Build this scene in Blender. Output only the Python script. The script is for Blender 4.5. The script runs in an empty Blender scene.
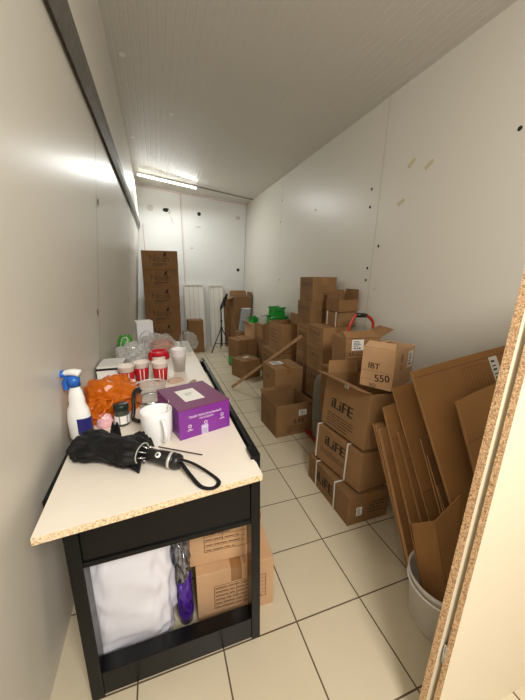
import bpy, bmesh, math, random
from mathutils import Vector, Matrix, noise
random.seed(7)
SC = bpy.context.scene
COL = SC.collection
R = math.radians

# ------------------------------------------------------------------ camera
cam_d = bpy.data.cameras.new('camera'); cam = bpy.data.objects.new('camera', cam_d); COL.objects.link(cam)
cam_d.sensor_fit = 'HORIZONTAL'; cam_d.sensor_width = 36.0; cam_d.lens = 306.0 / 525.0 * 36.0
cam_d.clip_start = 0.02
_r = Vector((0.945572, -0.32539292, 0.00361175)); _d = Vector((-0.07472605, -0.227925, -0.97080699)); _f = Vector((0.31671693, 0.91769801, -0.23983482))
m3 = Matrix((_r, -_d, -_f)).transposed()
cam.matrix_world = Matrix.Translation((0, 0, 1.5)) @ m3.to_4x4()
SC.camera = cam

# ------------------------------------------------------------------ world, light, exposure
w = bpy.data.worlds.new('world'); SC.world = w; w.use_nodes = True
w.node_tree.nodes['Background'].inputs[0].default_value = (1.0, 0.93, 0.84, 1)
w.node_tree.nodes['Background'].inputs[1].default_value = 0.30
def area(name, loc, target, sx, sy, power, color):
    l = bpy.data.lights.new(name, 'AREA'); l.shape = 'RECTANGLE'; l.size = sx; l.size_y = sy; l.energy = power; l.color = color
    o = bpy.data.objects.new(name, l); COL.objects.link(o); o.location = loc
    o.rotation_euler = (Vector(target) - Vector(loc)).to_track_quat('-Z', 'Y').to_euler()
    return o
area('shop_light', (0.40, -1.0, 2.45), (0.25, 1.0, 0.5), 0.7, 0.6, 48, (1.0, 0.94, 0.86))
SC.view_settings.view_transform = 'Standard'; SC.view_settings.look = 'None'
SC.view_settings.exposure = 0.48; SC.view_settings.gamma = 1.0; SC.view_settings.use_curve_mapping = False

# ------------------------------------------------------------------ materials
def s2l(c):
    return tuple(((x / 255) / 12.92 if x / 255 <= 0.04045 else ((x / 255 + 0.055) / 1.055) ** 2.4) for x in c)
MATS = {}
def mat(name, rgb, rough=0.6, metal=0.0, var=0.0, scale=8.0, bump=0.0, bscale=60.0, spec=0.5, stretch=(1, 1, 1), emit=0.0, coat=0.0):
    if name in MATS: return MATS[name]
    m = bpy.data.materials.new(name); m.use_nodes = True; nt = m.node_tree; b = nt.nodes['Principled BSDF']
    c = s2l(rgb)
    b.inputs['Base Color'].default_value = (*c, 1); b.inputs['Roughness'].default_value = rough; b.inputs['Metallic'].default_value = metal
    b.inputs['Specular IOR Level'].default_value = spec; b.inputs['Coat Weight'].default_value = coat
    if var or bump:
        tc = nt.nodes.new('ShaderNodeTexCoord'); mp = nt.nodes.new('ShaderNodeMapping'); mp.inputs['Scale'].default_value = stretch
        nt.links.new(tc.outputs['Object'], mp.inputs[0])
    if var:
        n = nt.nodes.new('ShaderNodeTexNoise'); n.inputs['Scale'].default_value = scale; n.inputs['Detail'].default_value = 5
        nt.links.new(mp.outputs[0], n.inputs['Vector'])
        r = nt.nodes.new('ShaderNodeValToRGB'); r.color_ramp.elements[0].position = .3; r.color_ramp.elements[1].position = .7
        r.color_ramp.elements[0].color = (*[x * (1 - var) for x in c], 1); r.color_ramp.elements[1].color = (*[min(1, x * (1 + var)) for x in c], 1)
        nt.links.new(n.outputs['Fac'], r.inputs[0]); nt.links.new(r.outputs[0], b.inputs['Base Color'])
    if bump:
        n2 = nt.nodes.new('ShaderNodeTexNoise'); n2.inputs['Scale'].default_value = bscale; n2.inputs['Detail'].default_value = 3
        nt.links.new(mp.outputs[0], n2.inputs['Vector'])
        bp = nt.nodes.new('ShaderNodeBump'); bp.inputs['Strength'].default_value = bump; bp.inputs['Distance'].default_value = 0.01
        nt.links.new(n2.outputs['Fac'], bp.inputs['Height']); nt.links.new(bp.outputs[0], b.inputs['Normal'])
    if emit:
        b.inputs['Emission Color'].default_value = (*c, 1); b.inputs['Emission Strength'].default_value = emit
    MATS[name] = m; return m

def film(name, rgb, alpha, rough=0.25, trans=0.5):
    """thin plastic film: part see-through, part translucent and glossy"""
    if name in MATS: return MATS[name]
    m = bpy.data.materials.new(name); m.use_nodes = True; nt = m.node_tree; nt.nodes.clear()
    out = nt.nodes.new('ShaderNodeOutputMaterial'); c = s2l(rgb)
    d = nt.nodes.new('ShaderNodeBsdfDiffuse'); d.inputs[0].default_value = (*c, 1)
    t = nt.nodes.new('ShaderNodeBsdfTranslucent'); t.inputs[0].default_value = (*c, 1)
    mx = nt.nodes.new('ShaderNodeMixShader'); mx.inputs[0].default_value = trans
    nt.links.new(d.outputs[0], mx.inputs[1]); nt.links.new(t.outputs[0], mx.inputs[2])
    g = nt.nodes.new('ShaderNodeBsdfGlossy'); g.inputs['Roughness'].default_value = rough
    lw = nt.nodes.new('ShaderNodeLayerWeight'); lw.inputs[0].default_value = 0.35
    m2 = nt.nodes.new('ShaderNodeMixShader'); nt.links.new(lw.outputs['Fresnel'], m2.inputs[0])
    nt.links.new(mx.outputs[0], m2.inputs[1]); nt.links.new(g.outputs[0], m2.inputs[2])
    tr = nt.nodes.new('ShaderNodeBsdfTransparent'); tr.inputs[0].default_value = (*[0.5 + 0.5 * x for x in c], 1)
    m3_ = nt.nodes.new('ShaderNodeMixShader'); m3_.inputs[0].default_value = alpha
    nt.links.new(tr.outputs[0], m3_.inputs[1]); nt.links.new(m2.outputs[0], m3_.inputs[2])
    nt.links.new(m3_.outputs[0], out.inputs[0])
    MATS[name] = m; return m

def cardboard(name, rgb):
    return mat(name, rgb, 0.75, var=0.10, scale=5, bump=0.08, bscale=25, spec=0.25)
CB = [cardboard('cardboard tan', (152, 116, 78)), cardboard('cardboard brown', (136, 103, 68)), cardboard('cardboard lit warm', (200, 162, 124)),  # warm tone kept lighter: light falling on the under-table cartons, put into colour
      cardboard('cardboard dull', (138, 105, 73)), cardboard('cardboard dark', (130, 95, 61))]  # the tones other than warm are darkened to carry shade on the stacks
CBIN = cardboard('cardboard inside', (146, 106, 68))
CBEDGE = cardboard('cardboard edge', (192, 150, 106))
CBSHEET = cardboard('cardboard sheet', (162, 119, 74))
INK = mat('black print ink', (44, 34, 28), 0.7)
INKB = mat('brown print ink', (112, 74, 48), 0.7)
INKBOX = mat('dark brown logo ink', (84, 58, 38), 0.7)
TAPE = mat('brown parcel tape', (150, 108, 66), 0.25)
PAPER = mat('white paper', (236, 234, 230), 0.6)
STRAP = mat('white plastic strap', (226, 222, 214), 0.4)
BLACKM = mat('black powder coated steel', (12, 12, 13), 0.25, spec=0.25)
BLACKP = mat('black plastic', (20, 20, 21), 0.4)
BLACKC = mat('black umbrella cloth', (14, 14, 15), 0.62, bump=0.15, bscale=90, spec=0.3)
WALLM = mat('white sandwich panel', (216, 212, 202), 0.36, bump=0.02, bscale=4, spec=0.3)
WALLB = mat('white back panel', (228, 229, 226), 0.5, var=0.02, scale=3)
SEAM = mat('panel seam', (150, 144, 134), 0.7)
HOLE = mat('dark screw hole', (30, 28, 26), 0.8)
SMUDGE = mat('grey wall smudge', (204, 201, 193), 0.7)
OLDTAPE = mat('old yellowed tape', (196, 188, 150), 0.5)
PINKLINE = mat('pink marking line', (214, 176, 170), 0.7)
STEEL = mat('galvanised steel', (104, 100, 94), 0.6, metal=0.2, var=0.2, scale=20)
CHROME = mat('chrome', (200, 200, 200), 0.2, metal=1.0)
WHITEP = mat('white plastic', (238, 238, 236), 0.35)
GREENP = mat('green plastic', (28, 150, 50), 0.4)
REDP = mat('red plastic', (196, 18, 36), 0.3)
REDM = mat('red painted steel', (170, 44, 28), 0.45, var=0.15)
GREYP = mat('grey fabric cover', (120, 118, 106), 0.7, var=0.08)
CERAM = mat('white glazed ceramic', (240, 240, 240), 0.12, coat=0.5)
MELA = mat('cream melamine', (226, 214, 190), 0.5)
TOPM = mat('white laminate', (236, 228, 214), 0.4, var=0.02, scale=5)
WOOD = mat('bare wood', (172, 134, 96), 0.7, var=0.2, scale=6, stretch=(8, 8, 1))
ORANGE = film('orange plastic bag film', (250, 136, 22), 0.86, 0.3, 0.45)
WHITEF = film('white plastic bag film', (252, 252, 252), 0.8, 0.2, 0.6)
CLEARF = film('clear plastic film', (235, 238, 235), 0.22, 0.08, 0.3)
SHEETF = mat('white poly sheeting', (228, 228, 238), 0.35)
CLEARC = mat('frosted cup plastic', (238, 234, 234), 0.3)
GLASS = film('thin glass', (225, 228, 226), 0.16, 0.04, 0.2)

def chip(nm, lo_, hi_, mid_):
    m = bpy.data.materials.new(nm); m.use_nodes = True; nt = m.node_tree; b = nt.nodes['Principled BSDF']; b.inputs['Roughness'].default_value = 0.85
    tc = nt.nodes.new('ShaderNodeTexCoord')
    v = nt.nodes.new('ShaderNodeTexVoronoi'); v.inputs['Scale'].default_value = 330; nt.links.new(tc.outputs['Object'], v.inputs['Vector'])
    n = nt.nodes.new('ShaderNodeTexNoise'); n.inputs['Scale'].default_value = 160; nt.links.new(tc.outputs['Object'], n.inputs['Vector'])
    mx = nt.nodes.new('ShaderNodeMath'); mx.operation = 'MULTIPLY'
    sp = nt.nodes.new('ShaderNodeSeparateColor'); nt.links.new(v.outputs['Color'], sp.inputs[0])
    ad = nt.nodes.new('ShaderNodeMath'); ad.operation = 'ADD'; nt.links.new(sp.outputs[0], ad.inputs[0]); nt.links.new(n.outputs['Fac'], ad.inputs[1])
    mx.inputs[1].default_value = 0.6; nt.links.new(ad.outputs[0], mx.inputs[0])
    r = nt.nodes.new('ShaderNodeValToRGB'); e = r.color_ramp.elements
    e[0].position = 0.25; e[0].color = (*s2l(lo_), 1); e[1].position = 0.95; e[1].color = (*s2l(hi_), 1)
    k = r.color_ramp.elements.new(0.55); k.color = (*s2l(mid_), 1)
    nt.links.new(mx.outputs[0], r.inputs[0]); nt.links.new(r.outputs[0], b.inputs['Base Color'])
    return m
CHIP = chip('chipboard edge', (136, 98, 68), (244, 212, 168), (208, 168, 126))

def tile_floor():
    m = bpy.data.materials.new('beige floor tiles'); m.use_nodes = True; nt = m.node_tree; b = nt.nodes['Principled BSDF']
    tc = nt.nodes.new('ShaderNodeTexCoord'); sx = nt.nodes.new('ShaderNodeSeparateXYZ'); nt.links.new(tc.outputs['Object'], sx.inputs[0])
    def M(op, a, bb):
        n = nt.nodes.new('ShaderNodeMath'); n.operation = op
        for i, q in enumerate((a, bb)):
            if q is None: continue
            if isinstance(q, (int, float)): n.inputs[i].default_value = q
            else: nt.links.new(q, n.inputs[i])
        return n.outputs[0]
    def line(sock, o, p, wd):
        t = M('DIVIDE', M('SUBTRACT', sock, o - 20 * p), p); f = M('FRACT', t, None)
        d = M('MULTIPLY', M('MINIMUM', f, M('SUBTRACT', 1.0, f)), p)
        return M('LESS_THAN', d, wd), M('FLOOR', t, None)
    lx, ix = line(sx.outputs[0], 0.485, 0.329, 0.0032); ly, iy = line(sx.outputs[1], 0.925, 0.352, 0.0032)
    g = M('MAXIMUM', lx, ly)
    wn = nt.nodes.new('ShaderNodeTexWhiteNoise'); wn.noise_dimensions = '2D'; cb = nt.nodes.new('ShaderNodeCombineXYZ')
    nt.links.new(ix, cb.inputs[0]); nt.links.new(iy, cb.inputs[1]); nt.links.new(cb.outputs[0], wn.inputs['Vector'])
    ns = nt.nodes.new('ShaderNodeTexNoise'); ns.inputs['Scale'].default_value = 6; nt.links.new(tc.outputs['Object'], ns.inputs['Vector'])
    fac = M('ADD', M('MULTIPLY', wn.outputs['Value'], 0.5), M('MULTIPLY', ns.outputs['Fac'], 0.5))
    r = nt.nodes.new('ShaderNodeValToRGB'); r.color_ramp.elements[0].color = (*s2l((204, 192, 166)), 1); r.color_ramp.elements[1].color = (*s2l((214, 203, 178)), 1)
    nt.links.new(fac, r.inputs[0])
    mix = nt.nodes.new('ShaderNodeMix'); mix.data_type = 'RGBA'; nt.links.new(g, mix.inputs[0]); nt.links.new(r.outputs[0], mix.inputs[6]); mix.inputs[7].default_value = (*s2l((92, 74, 54)), 1)
    nt.links.new(mix.outputs[2], b.inputs['Base Color'])
    ro = M('ADD', M('MULTIPLY', g, 0.45), 0.3); nt.links.new(ro, b.inputs['Roughness'])
    return m

def ceiling_mat():
    m = bpy.data.materials.new('ribbed ceiling panel'); m.use_nodes = True; nt = m.node_tree; b = nt.nodes['Principled BSDF']
    b.inputs['Base Color'].default_value = (*s2l((214, 210, 202)), 1); b.inputs['Roughness'].default_value = 0.45
    return m

# ------------------------------------------------------------------ mesh helpers
def obj(name, bm, mats, parent=None, smooth=False, bevel=0.0, solid=0.0, subsurf=0):
    bmesh.ops.recalc_face_normals(bm, faces=bm.faces[:]) if not solid else None
    me = bpy.data.meshes.new(name); bm.to_mesh(me); bm.free()
    for mm in (mats if isinstance(mats, (list, tuple)) else [mats]): me.materials.append(mm)
    if smooth:
        for p in me.polygons: p.use_smooth = True
    o = bpy.data.objects.new(name, me); COL.objects.link(o); o.parent = parent
    if solid:
        s = o.modifiers.new('s', 'SOLIDIFY'); s.thickness = solid; s.offset = 0
    if subsurf:
        s = o.modifiers.new('u', 'SUBSURF'); s.levels = subsurf; s.render_levels = subsurf
    if bevel:
        b = o.modifiers.new('b', 'BEVEL'); b.width = bevel; b.segments = 2; b.limit_method = 'ANGLE'; b.angle_limit = R(40)
    return o
def tag(o, label, cat, group=None):
    o['label'] = label; o['category'] = cat
    if group: o['group'] = group
    return o
def thing(name, label, cat, loc=(0, 0, 0), yaw=0.0, group=None, rot=None):
    o = bpy.data.objects.new(name, None); COL.objects.link(o); o.location = loc; o.rotation_euler = rot if rot else (0, 0, yaw)
    o.empty_display_size = 0.05
    return tag(o, label, cat, group)
def struct(name, bm, mats, **k):
    o = obj(name, bm, mats, **k); o['kind'] = 'structure'; return o
def box(bm, x0, x1, y0, y1, z0, z1, mi=0, M=None):
    vs = [bm.verts.new((x, y, z)) for x in (x0, x1) for y in (y0, y1) for z in (z0, z1)]
    fs = [(0, 1, 3, 2), (4, 6, 7, 5), (0, 4, 5, 1), (2, 3, 7, 6), (0, 2, 6, 4), (1, 5, 7, 3)]
    out = [bm.faces.new([vs[i] for i in f]) for f in fs]
    for f in out: f.material_index = mi
    if M is not None:
        for v in vs: v.co = M @ v.co
    return out
def quad(bm, pts, mi=0):
    f = bm.faces.new([bm.verts.new(p) for p in pts]); f.material_index = mi; return f
def slab(bm, pts, th, mi=0):
    """polygon pts (3d) extruded by th along its normal"""
    P = [Vector(p) for p in pts]; n = (P[1] - P[0]).cross(P[2] - P[0]).normalized() * th
    a = [bm.verts.new(p) for p in P]; b = [bm.verts.new(p + n) for p in P]; k = len(P)
    fs = [bm.faces.new(a[::-1]), bm.faces.new(b)]
    for i in range(k): fs.append(bm.faces.new((a[i], a[(i + 1) % k], b[(i + 1) % k], b[i])))
    for f in fs: f.material_index = mi
def lathe(bm, prof, seg=32, c=(0, 0, 0), mi=0, close=False):
    rings = []
    for r, z in prof:
        if r < 1e-5: rings.append([bm.verts.new((c[0], c[1], c[2] + z))])
        else: rings.append([bm.verts.new((c[0] + r * math.cos(2 * math.pi * i / seg), c[1] + r * math.sin(2 * math.pi * i / seg), c[2] + z)) for i in range(seg)])
    for a, b in zip(rings, rings[1:]):
        for i in range(seg):
            j = (i + 1) % seg
            if len(a) == 1 and len(b) == 1: continue
            if len(a) == 1: f = bm.faces.new((a[0], b[i], b[j]))
            elif len(b) == 1: f = bm.faces.new((a[i], a[j], b[0]))
            else: f = bm.faces.new((a[i], a[j], b[j], b[i]))
            f.material_index = mi
def tube(bm, pts, r, seg=10, mi=0, closed=False, flat=1.0):
    P = [Vector(p) for p in pts]; n = len(P); rings = []; prev = None
    for i in range(n):
        if closed: t = P[(i + 1) % n] - P[i - 1]
        else: t = P[min(i + 1, n - 1)] - P[max(i - 1, 0)]
        t.normalize()
        if prev is None:
            up = Vector((0, 0, 1)) if abs(t.z) < 0.9 else Vector((1, 0, 0)); a = t.cross(up).normalized()
        else:
            a = (prev - t * prev.dot(t)).normalized()
        prev = a; b = t.cross(a); rr = r[i] if isinstance(r, (list, tuple)) else r
        rings.append([bm.verts.new(P[i] + a * rr * math.cos(2 * math.pi * k / seg) + b * rr * flat * math.sin(2 * math.pi * k / seg)) for k in range(seg)])
    m = n if closed else n - 1
    for i in range(m):
        A, B = rings[i], rings[(i + 1) % n]
        for k in range(seg):
            f = bm.faces.new((A[k], A[(k + 1) % seg], B[(k + 1) % seg], B[k])); f.material_index = mi
    if not closed:
        bm.faces.new(rings[0][::-1]).material_index = mi; bm.faces.new(rings[-1]).material_index = mi
def arc(pts, n=8):
    """smooth a polyline (Catmull-Rom)"""
    P = [Vector(p) for p in pts]; out = []
    for i in range(len(P) - 1):
        p0, p1, p2, p3 = P[max(i - 1, 0)], P[i], P[i + 1], P[min(i + 2, len(P) - 1)]
        for k in range(n):
            t = k / n
            out.append(0.5 * ((2 * p1) + (p2 - p0) * t + (2 * p0 - 5 * p1 + 4 * p2 - p3) * t * t + (3 * p1 - p0 - 3 * p2 + p3) * t ** 3))
    return out + [P[-1]]
_fc = {}
def text_geo(s, size):
    k = (s, size)
    if k not in _fc:
        cu = bpy.data.curves.new('t', 'FONT'); cu.body = s; cu.size = size; cu.align_x = 'CENTER'; cu.align_y = 'CENTER'; cu.resolution_u = 2
        o = bpy.data.objects.new('t', cu); COL.objects.link(o); dg = bpy.context.evaluated_depsgraph_get()
        me = bpy.data.meshes.new_from_object(o.evaluated_get(dg))
        _fc[k] = ([v.co.copy() for v in me.vertices], [list(p.vertices) for p in me.polygons])
        bpy.data.objects.remove(o); bpy.data.curves.remove(cu); bpy.data.meshes.remove(me)
    return _fc[k]
class Face:
    """a flat face: origin, right, up, normal; printing goes a hair above it"""
    def __init__(s, o, u, v, eps=0.0008):
        s.o = Vector(o); s.u = Vector(u).normalized(); s.v = Vector(v).normalized(); s.n = s.u.cross(s.v); s.e = eps
    def p(s, a, b, e=None): return s.o + s.u * a + s.v * b + s.n * (s.e if e is None else e)
    def rect(s, bm, a0, b0, a1, b1, mi, e=None): quad(bm, [s.p(a0, b0, e), s.p(a1, b0, e), s.p(a1, b1, e), s.p(a0, b1, e)], mi)
    def text(s, bm, st, a, b, size, mi, rot=0.0, bold=0.0, sx=1.0):
        vs, ps = text_geo(st, size); c, d = math.cos(rot), math.sin(rot)
        for dx in ((0.0,) if not bold else (-bold, 0, bold)):
            V = [bm.verts.new(s.p(a + (x.x * sx + dx) * c - x.y * d, b + (x.x * sx + dx) * d + x.y * c, s.e + abs(dx) * 0.01)) for x in vs]
            for q in ps:
                try: bm.faces.new([V[i] for i in q]).material_index = mi
                except ValueError: pass
    def frame(s, bm, a0, b0, a1, b1, t, mi):
        s.rect(bm, a0, b0, a1, b0 + t, mi); s.rect(bm, a0, b1 - t, a1, b1, mi); s.rect(bm, a0, b0, a0 + t, b1, mi); s.rect(bm, a1 - t, b0, a1, b1, mi)
def faces_of(w, d, h):
    return {'-y': Face((0, -d / 2, h / 2), (1, 0, 0), (0, 0, 1)), '-x': Face((-w / 2, 0, h / 2), (0, -1, 0), (0, 0, 1)), '+x': Face((w / 2, 0, h / 2), (0, 1, 0), (0, 0, 1)),
            '+y': Face((0, d / 2, h / 2), (-1, 0, 0), (0, 0, 1)), '+z': Face((0, 0, h), (1, 0, 0), (0, 1, 0))}

def carton(label, loc, size, yaw=0.0, m=0, group=None, flaps=None, prints=None, tape=True, labels=None, straps=None, rot=None, tapeaxis='y', ink=None):
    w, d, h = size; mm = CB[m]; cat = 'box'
    root = thing('cardboard_box', label, cat, loc, R(yaw), group, rot)
    bm = bmesh.new(); F = faces_of(w, d, h); t = 0.006
    if flaps is None:
        box(bm, -w / 2, w / 2, -d / 2, d / 2, 0, h)
    else:
        box(bm, -w / 2, w / 2, -d / 2, d / 2, 0, t)
        box(bm, -w / 2, w / 2, -d / 2, -d / 2 + t, t, h); box(bm, -w / 2, w / 2, d / 2 - t, d / 2, t, h)
        box(bm, -w / 2, -w / 2 + t, -d / 2 + t, d / 2 - t, t, h); box(bm, w / 2 - t, w / 2, -d / 2 + t, d / 2 - t, t, h)
    if prints: prints(bm, F, w, d, h)
    elif flaps is None: pass
    if flaps is None:                                   # closing seam of the lid
        if tapeaxis == 'y': F['+z'].rect(bm, -0.002, -d / 2, 0.002, d / 2, 2)
        else: F['+z'].rect(bm, -w / 2, -0.002, w / 2, 0.002, 2)
    obj('body', bm, [mm, ink or INKB, INK], root, bevel=0.003)
    if tape and flaps is None:
        bm = bmesh.new(); e = 0.0012; tw = 0.024; dr = min(0.07, h * .35)
        if tapeaxis == 'y':
            F['+z'].rect(bm, -tw, -d / 2 - e, tw, d / 2 + e, 0, e)
            for k in ('-y', '+y'): F[k].rect(bm, -tw, h / 2 - dr, tw, h / 2 + e, 0, e)
        else:
            F['+z'].rect(bm, -w / 2 - e, -tw, w / 2 + e, tw, 0, e)
            for k in ('-x', '+x'): F[k].rect(bm, -tw, h / 2 - dr, tw, h / 2 + e, 0, e)
        obj('packing_tape', bm, TAPE, root)
    for (fk, a, b, lw, lh) in (labels or []):
        bm = bmesh.new(); f = F[fk]; f.rect(bm, a - lw / 2, b - lh / 2, a + lw / 2, b + lh / 2, 0, 0.0016)
        f2 = Face(f.o, f.u, f.v, 0.0022)
        for q in range(4): f2.rect(bm, a - lw * .38, b + lh * (.3 - .14 * q), a + lw * (.1 + .25 * ((q * 7) % 3) / 3), b + lh * (.36 - .14 * q), 1)
        for q in range(7): f2.rect(bm, a - lw * .38 + q * lw * .1, b - lh * .38, a - lw * .38 + q * lw * .1 + lw * .04 * (1 + q % 2), b - lh * .22, 1)
        obj('shipping_label', bm, [PAPER, INK], root)
    for pos in (straps or []):                          # bands running round the box across its depth
        bm = bmesh.new(); e = 0.003; sw = 0.006; y = pos
        x0, x1 = -w / 2 - e, w / 2 + e
        box(bm, x0 - .001, x0 + .001, y - sw, y + sw, 0.002, h + e); box(bm, x1 - .001, x1 + .001, y - sw, y + sw, 0.002, h + e); box(bm, x0, x1, y - sw, y + sw, h + e - .001, h + e + .001)
        obj('plastic_strap', bm, STRAP, root)
    for (side, L, ang) in (flaps or []):
        bm = bmesh.new(); a = R(ang)
        if side[1] == 'x':
            sg = -1 if side[0] == '-' else 1
            M = Matrix.Translation((sg * w / 2, 0, h)) @ Matrix.Rotation(sg * (a - math.pi) if sg > 0 else math.pi - a, 4, 'Y') if False else None
            ex = -sg * math.cos(a); ez = math.sin(a); o = Vector((sg * (w / 2 - .003), 0, h))
            e1 = Vector((ex, 0, ez)) * L; e2 = Vector((0, d / 2 - .004, 0)); tap = Vector((0, 0.012, 0))
        else:
            sg = -1 if side[0] == '-' else 1
            ey = -sg * math.cos(a); ez = math.sin(a); o = Vector((0, sg * (d / 2 - .003), h))
            e1 = Vector((0, ey, ez)) * L; e2 = Vector((w / 2 - .004, 0, 0)); tap = Vector((0.012, 0, 0))
        o = o + Vector((0, 0, .002))
        slab(bm, [o - e2, o + e2, o + e1 + e2 - tap, o + e1 - e2 + tap], 0.004)
        obj('flap', bm, [mm], root)
    return root

# ------------------------------------------------------------------ setting; most coordinates below worked out from image pixels
bm = bmesh.new(); box(bm, -1.6, 3.2, -2.2, 6.8, -0.06, 0.0); struct('floor', bm, tile_floor())

def wall_sheet(name, pts, th, mats, marks=()):
    """pts: 4 corners seen from the room (ccw); marks: (x,y,z,w,h,mat index,rot) lying on the wall"""
    P = [Vector(p) for p in pts]; n = (P[1] - P[0]).cross(P[3] - P[0]).normalized()
    bm = bmesh.new(); slab(bm, [p - n * th for p in P], th)
    u = (P[1] - P[0]).normalized(); v = n.cross(u)
    for (x, y, z, mw, mh, mi, rot) in marks:
        c = Vector((x, y, z)); c = c - n * (c - P[0]).dot(n) + n * (0.0015 + .0003 * mi)
        a = u * math.cos(rot) + v * math.sin(rot); b = n.cross(a)
        if mi == 2 or mi == 3:
            quad8 = [c + a * mw / 2 * math.cos(R(45 * k)) + b * mh / 2 * math.sin(R(45 * k)) for k in range(8)]; quad(bm, quad8, mi)
        else: quad(bm, [c - a * mw / 2 - b * mh / 2, c + a * mw / 2 - b * mh / 2, c + a * mw / 2 + b * mh / 2, c - a * mw / 2 + b * mh / 2], mi)
    return struct(name, bm, mats)
WM = [WALLM, SEAM, HOLE, SMUDGE, OLDTAPE, PINKLINE]
a_, b_, c_ = -0.411, 0.011, 0.090
def LW(y, z): return (a_ + b_ * y + c_ * (z - 0.8), y, z)
lm = []
for yy, zz0, zz1 in ((2.15, 0.0, 2.40), (4.28, 0.0, 2.30)):
    lm.append((*LW(yy, (zz0 + zz1) / 2), 0.006, zz1 - zz0, 1, 0))
for yy, zz in ((2.199, 1.916), (2.111, 1.271), (4.315, 1.789), (4.247, 1.179)): lm.append((*LW(yy, zz), 0.035, 0.035, 2, 0)); lm.append((*LW(yy + .02, zz), 0.03, 0.06, 3, 0))
wall_sheet('wall_left', [LW(-1.3, 0), LW(6.42, 0), LW(6.42, 2.24), LW(-1.3, 2.68)], 0.05, WM, lm)
# upper wall above the steel channel
wall_sheet('wall_left_upper', [(-0.236, -1.3, 2.412), (-0.174, 6.5, 2.412), (-0.186, 6.5, 3.078), (-0.2, -1.3, 3.08)], 0.05, [WALLM])
def RW(y, z): return (1.80 + .034 * z, y, z)
rm = []
for yy in (2.375, 4.60): rm.append((*RW(yy, 1.45), 0.003, 2.85, 1, 0))
for (x, y, z) in ((1.867, 1.3, 2.25), (1.866, 2.489, 2.235), (1.859, 2.487, 2.087), (1.842, 2.312, 1.742), (1.868, 4.62, 2.27), (1.826, 4.56, 1.42), (1.866, 3.51, 2.245), (1.828, 2.434, 1.453), (1.83, 2.43, 1.56), (1.882, 4.59, 2.57)):
    rm.append((x, y, z, 0.026, 0.026, 2, 0))
for (x, y, z, r) in ((1.87, 2.047, 2.309, .6), (1.864, 1.878, 2.25, .5), (1.857, 2.105, 2.052, .4)): rm.append((x, y, z, 0.075, 0.03, 4, r))
for (x, y, z) in ((1.82, 2.36, 1.3), (1.87, 4.7, 2.1), (1.88, 2.37, 2.86), (1.83, 2.3, 1.38)): rm.append((x, y, z, 0.05, 0.03, 3, 0.3))
wall_sheet('wall_right', [RW(6.5, 0), RW(-1.3, 0), RW(-1.3, 2.92), RW(6.5, 2.92)], 0.06, WM, rm)
bk = [(0.578, 6.5, 1.75, 0.008, 2.5, 1, 0), (0.60, 6.5, 1.75, 0.006, 2.5, 5, 0), (0.92, 6.5, 2.642, 0.075, 0.075, 2, 0), (0.305, 6.5, 2.674, 0.13, 0.075, 2, 0), (0.36, 6.5, 2.64, 0.05, 0.09, 3, 0), (1.688, 6.5, 1.589, 0.07, 0.07, 2, 0),
      (0.021, 6.5, 2.69, 0.12, 0.12, 3, 0), (1.704, 6.5, 2.614, 0.1, 0.08, 3, 0), (0.9, 6.5, 2.4, 0.1, 0.03, 3, 0), (0.4, 6.5, 2.5, 0.02, 0.16, 3, .3), (0.75, 6.5, 2.0, 0.08, 0.03, 3, 0), (1.84, 6.5, 1.9, 0.008, 2.0, 1, -.045)]
bk.append((0.9, 6.5, 2.955, 2.2, 0.012, 5, -0.089)); bk.append((-0.13, 6.5, 1.3, 0.012, 2.2, 5, 0))
wall_sheet('wall_back', [(-0.35, 6.5, 0), (1.98, 6.5, 0), (1.98, 6.5, 3.1), (-0.35, 6.5, 3.1)], 0.06, [WALLB] + WM[1:], bk)
# ceiling of ribbed sandwich panel: real shallow ribs running into the depth
def CZ(x): return 3.06 - 0.0893 * x
bm = bmesh.new(); pr_ = []; x = -0.26; k = 0
while x < 1.96:
    for dx, dz in ((0, 0), (0.003, 0.002), (0.006, 0.002), (0.009, 0)): pr_.append((x + dx, dz))
    x += 0.055
lo = [[bm.verts.new((px, y, CZ(px) + dz)) for px, dz in pr_] for y in (-1.3, 6.5)]
hi = [[bm.verts.new((px, y, CZ(px) + 0.08)) for px, dz in pr_] for y in (-1.3, 6.5)]
for i in range(len(pr_) - 1):
    bm.faces.new((lo[0][i], lo[0][i + 1], lo[1][i + 1], lo[1][i])); bm.faces.new((hi[0][i], hi[1][i], hi[1][i + 1], hi[0][i + 1]))
    bm.faces.new((lo[0][i], hi[0][i], hi[0][i + 1], lo[0][i + 1])); bm.faces.new((lo[1][i], lo[1][i + 1], hi[1][i + 1], hi[1][i]))
for (x, y) in ((-0.1, 2.9), (0.02, 2.2), (0.28, 3.6), (-0.12, 4.4), (0.7, 1.8)):
    quad(bm, [(x + .025 * math.cos(R(45 * q)), y + .03 * math.sin(R(45 * q)), CZ(x) - .002) for q in range(8)], 1)
struct('ceiling', bm, [ceiling_mat(), PAPER])
bm = bmesh.new(); slab(bm, [(0.85, 5.905, CZ(.85) - .012), (1.9, 6.06, CZ(1.9) - .012), (1.9, 6.10, CZ(1.9) - .012), (0.85, 5.945, CZ(.85) - .012)], .01); struct('trim_1', bm, SEAM)
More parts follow.
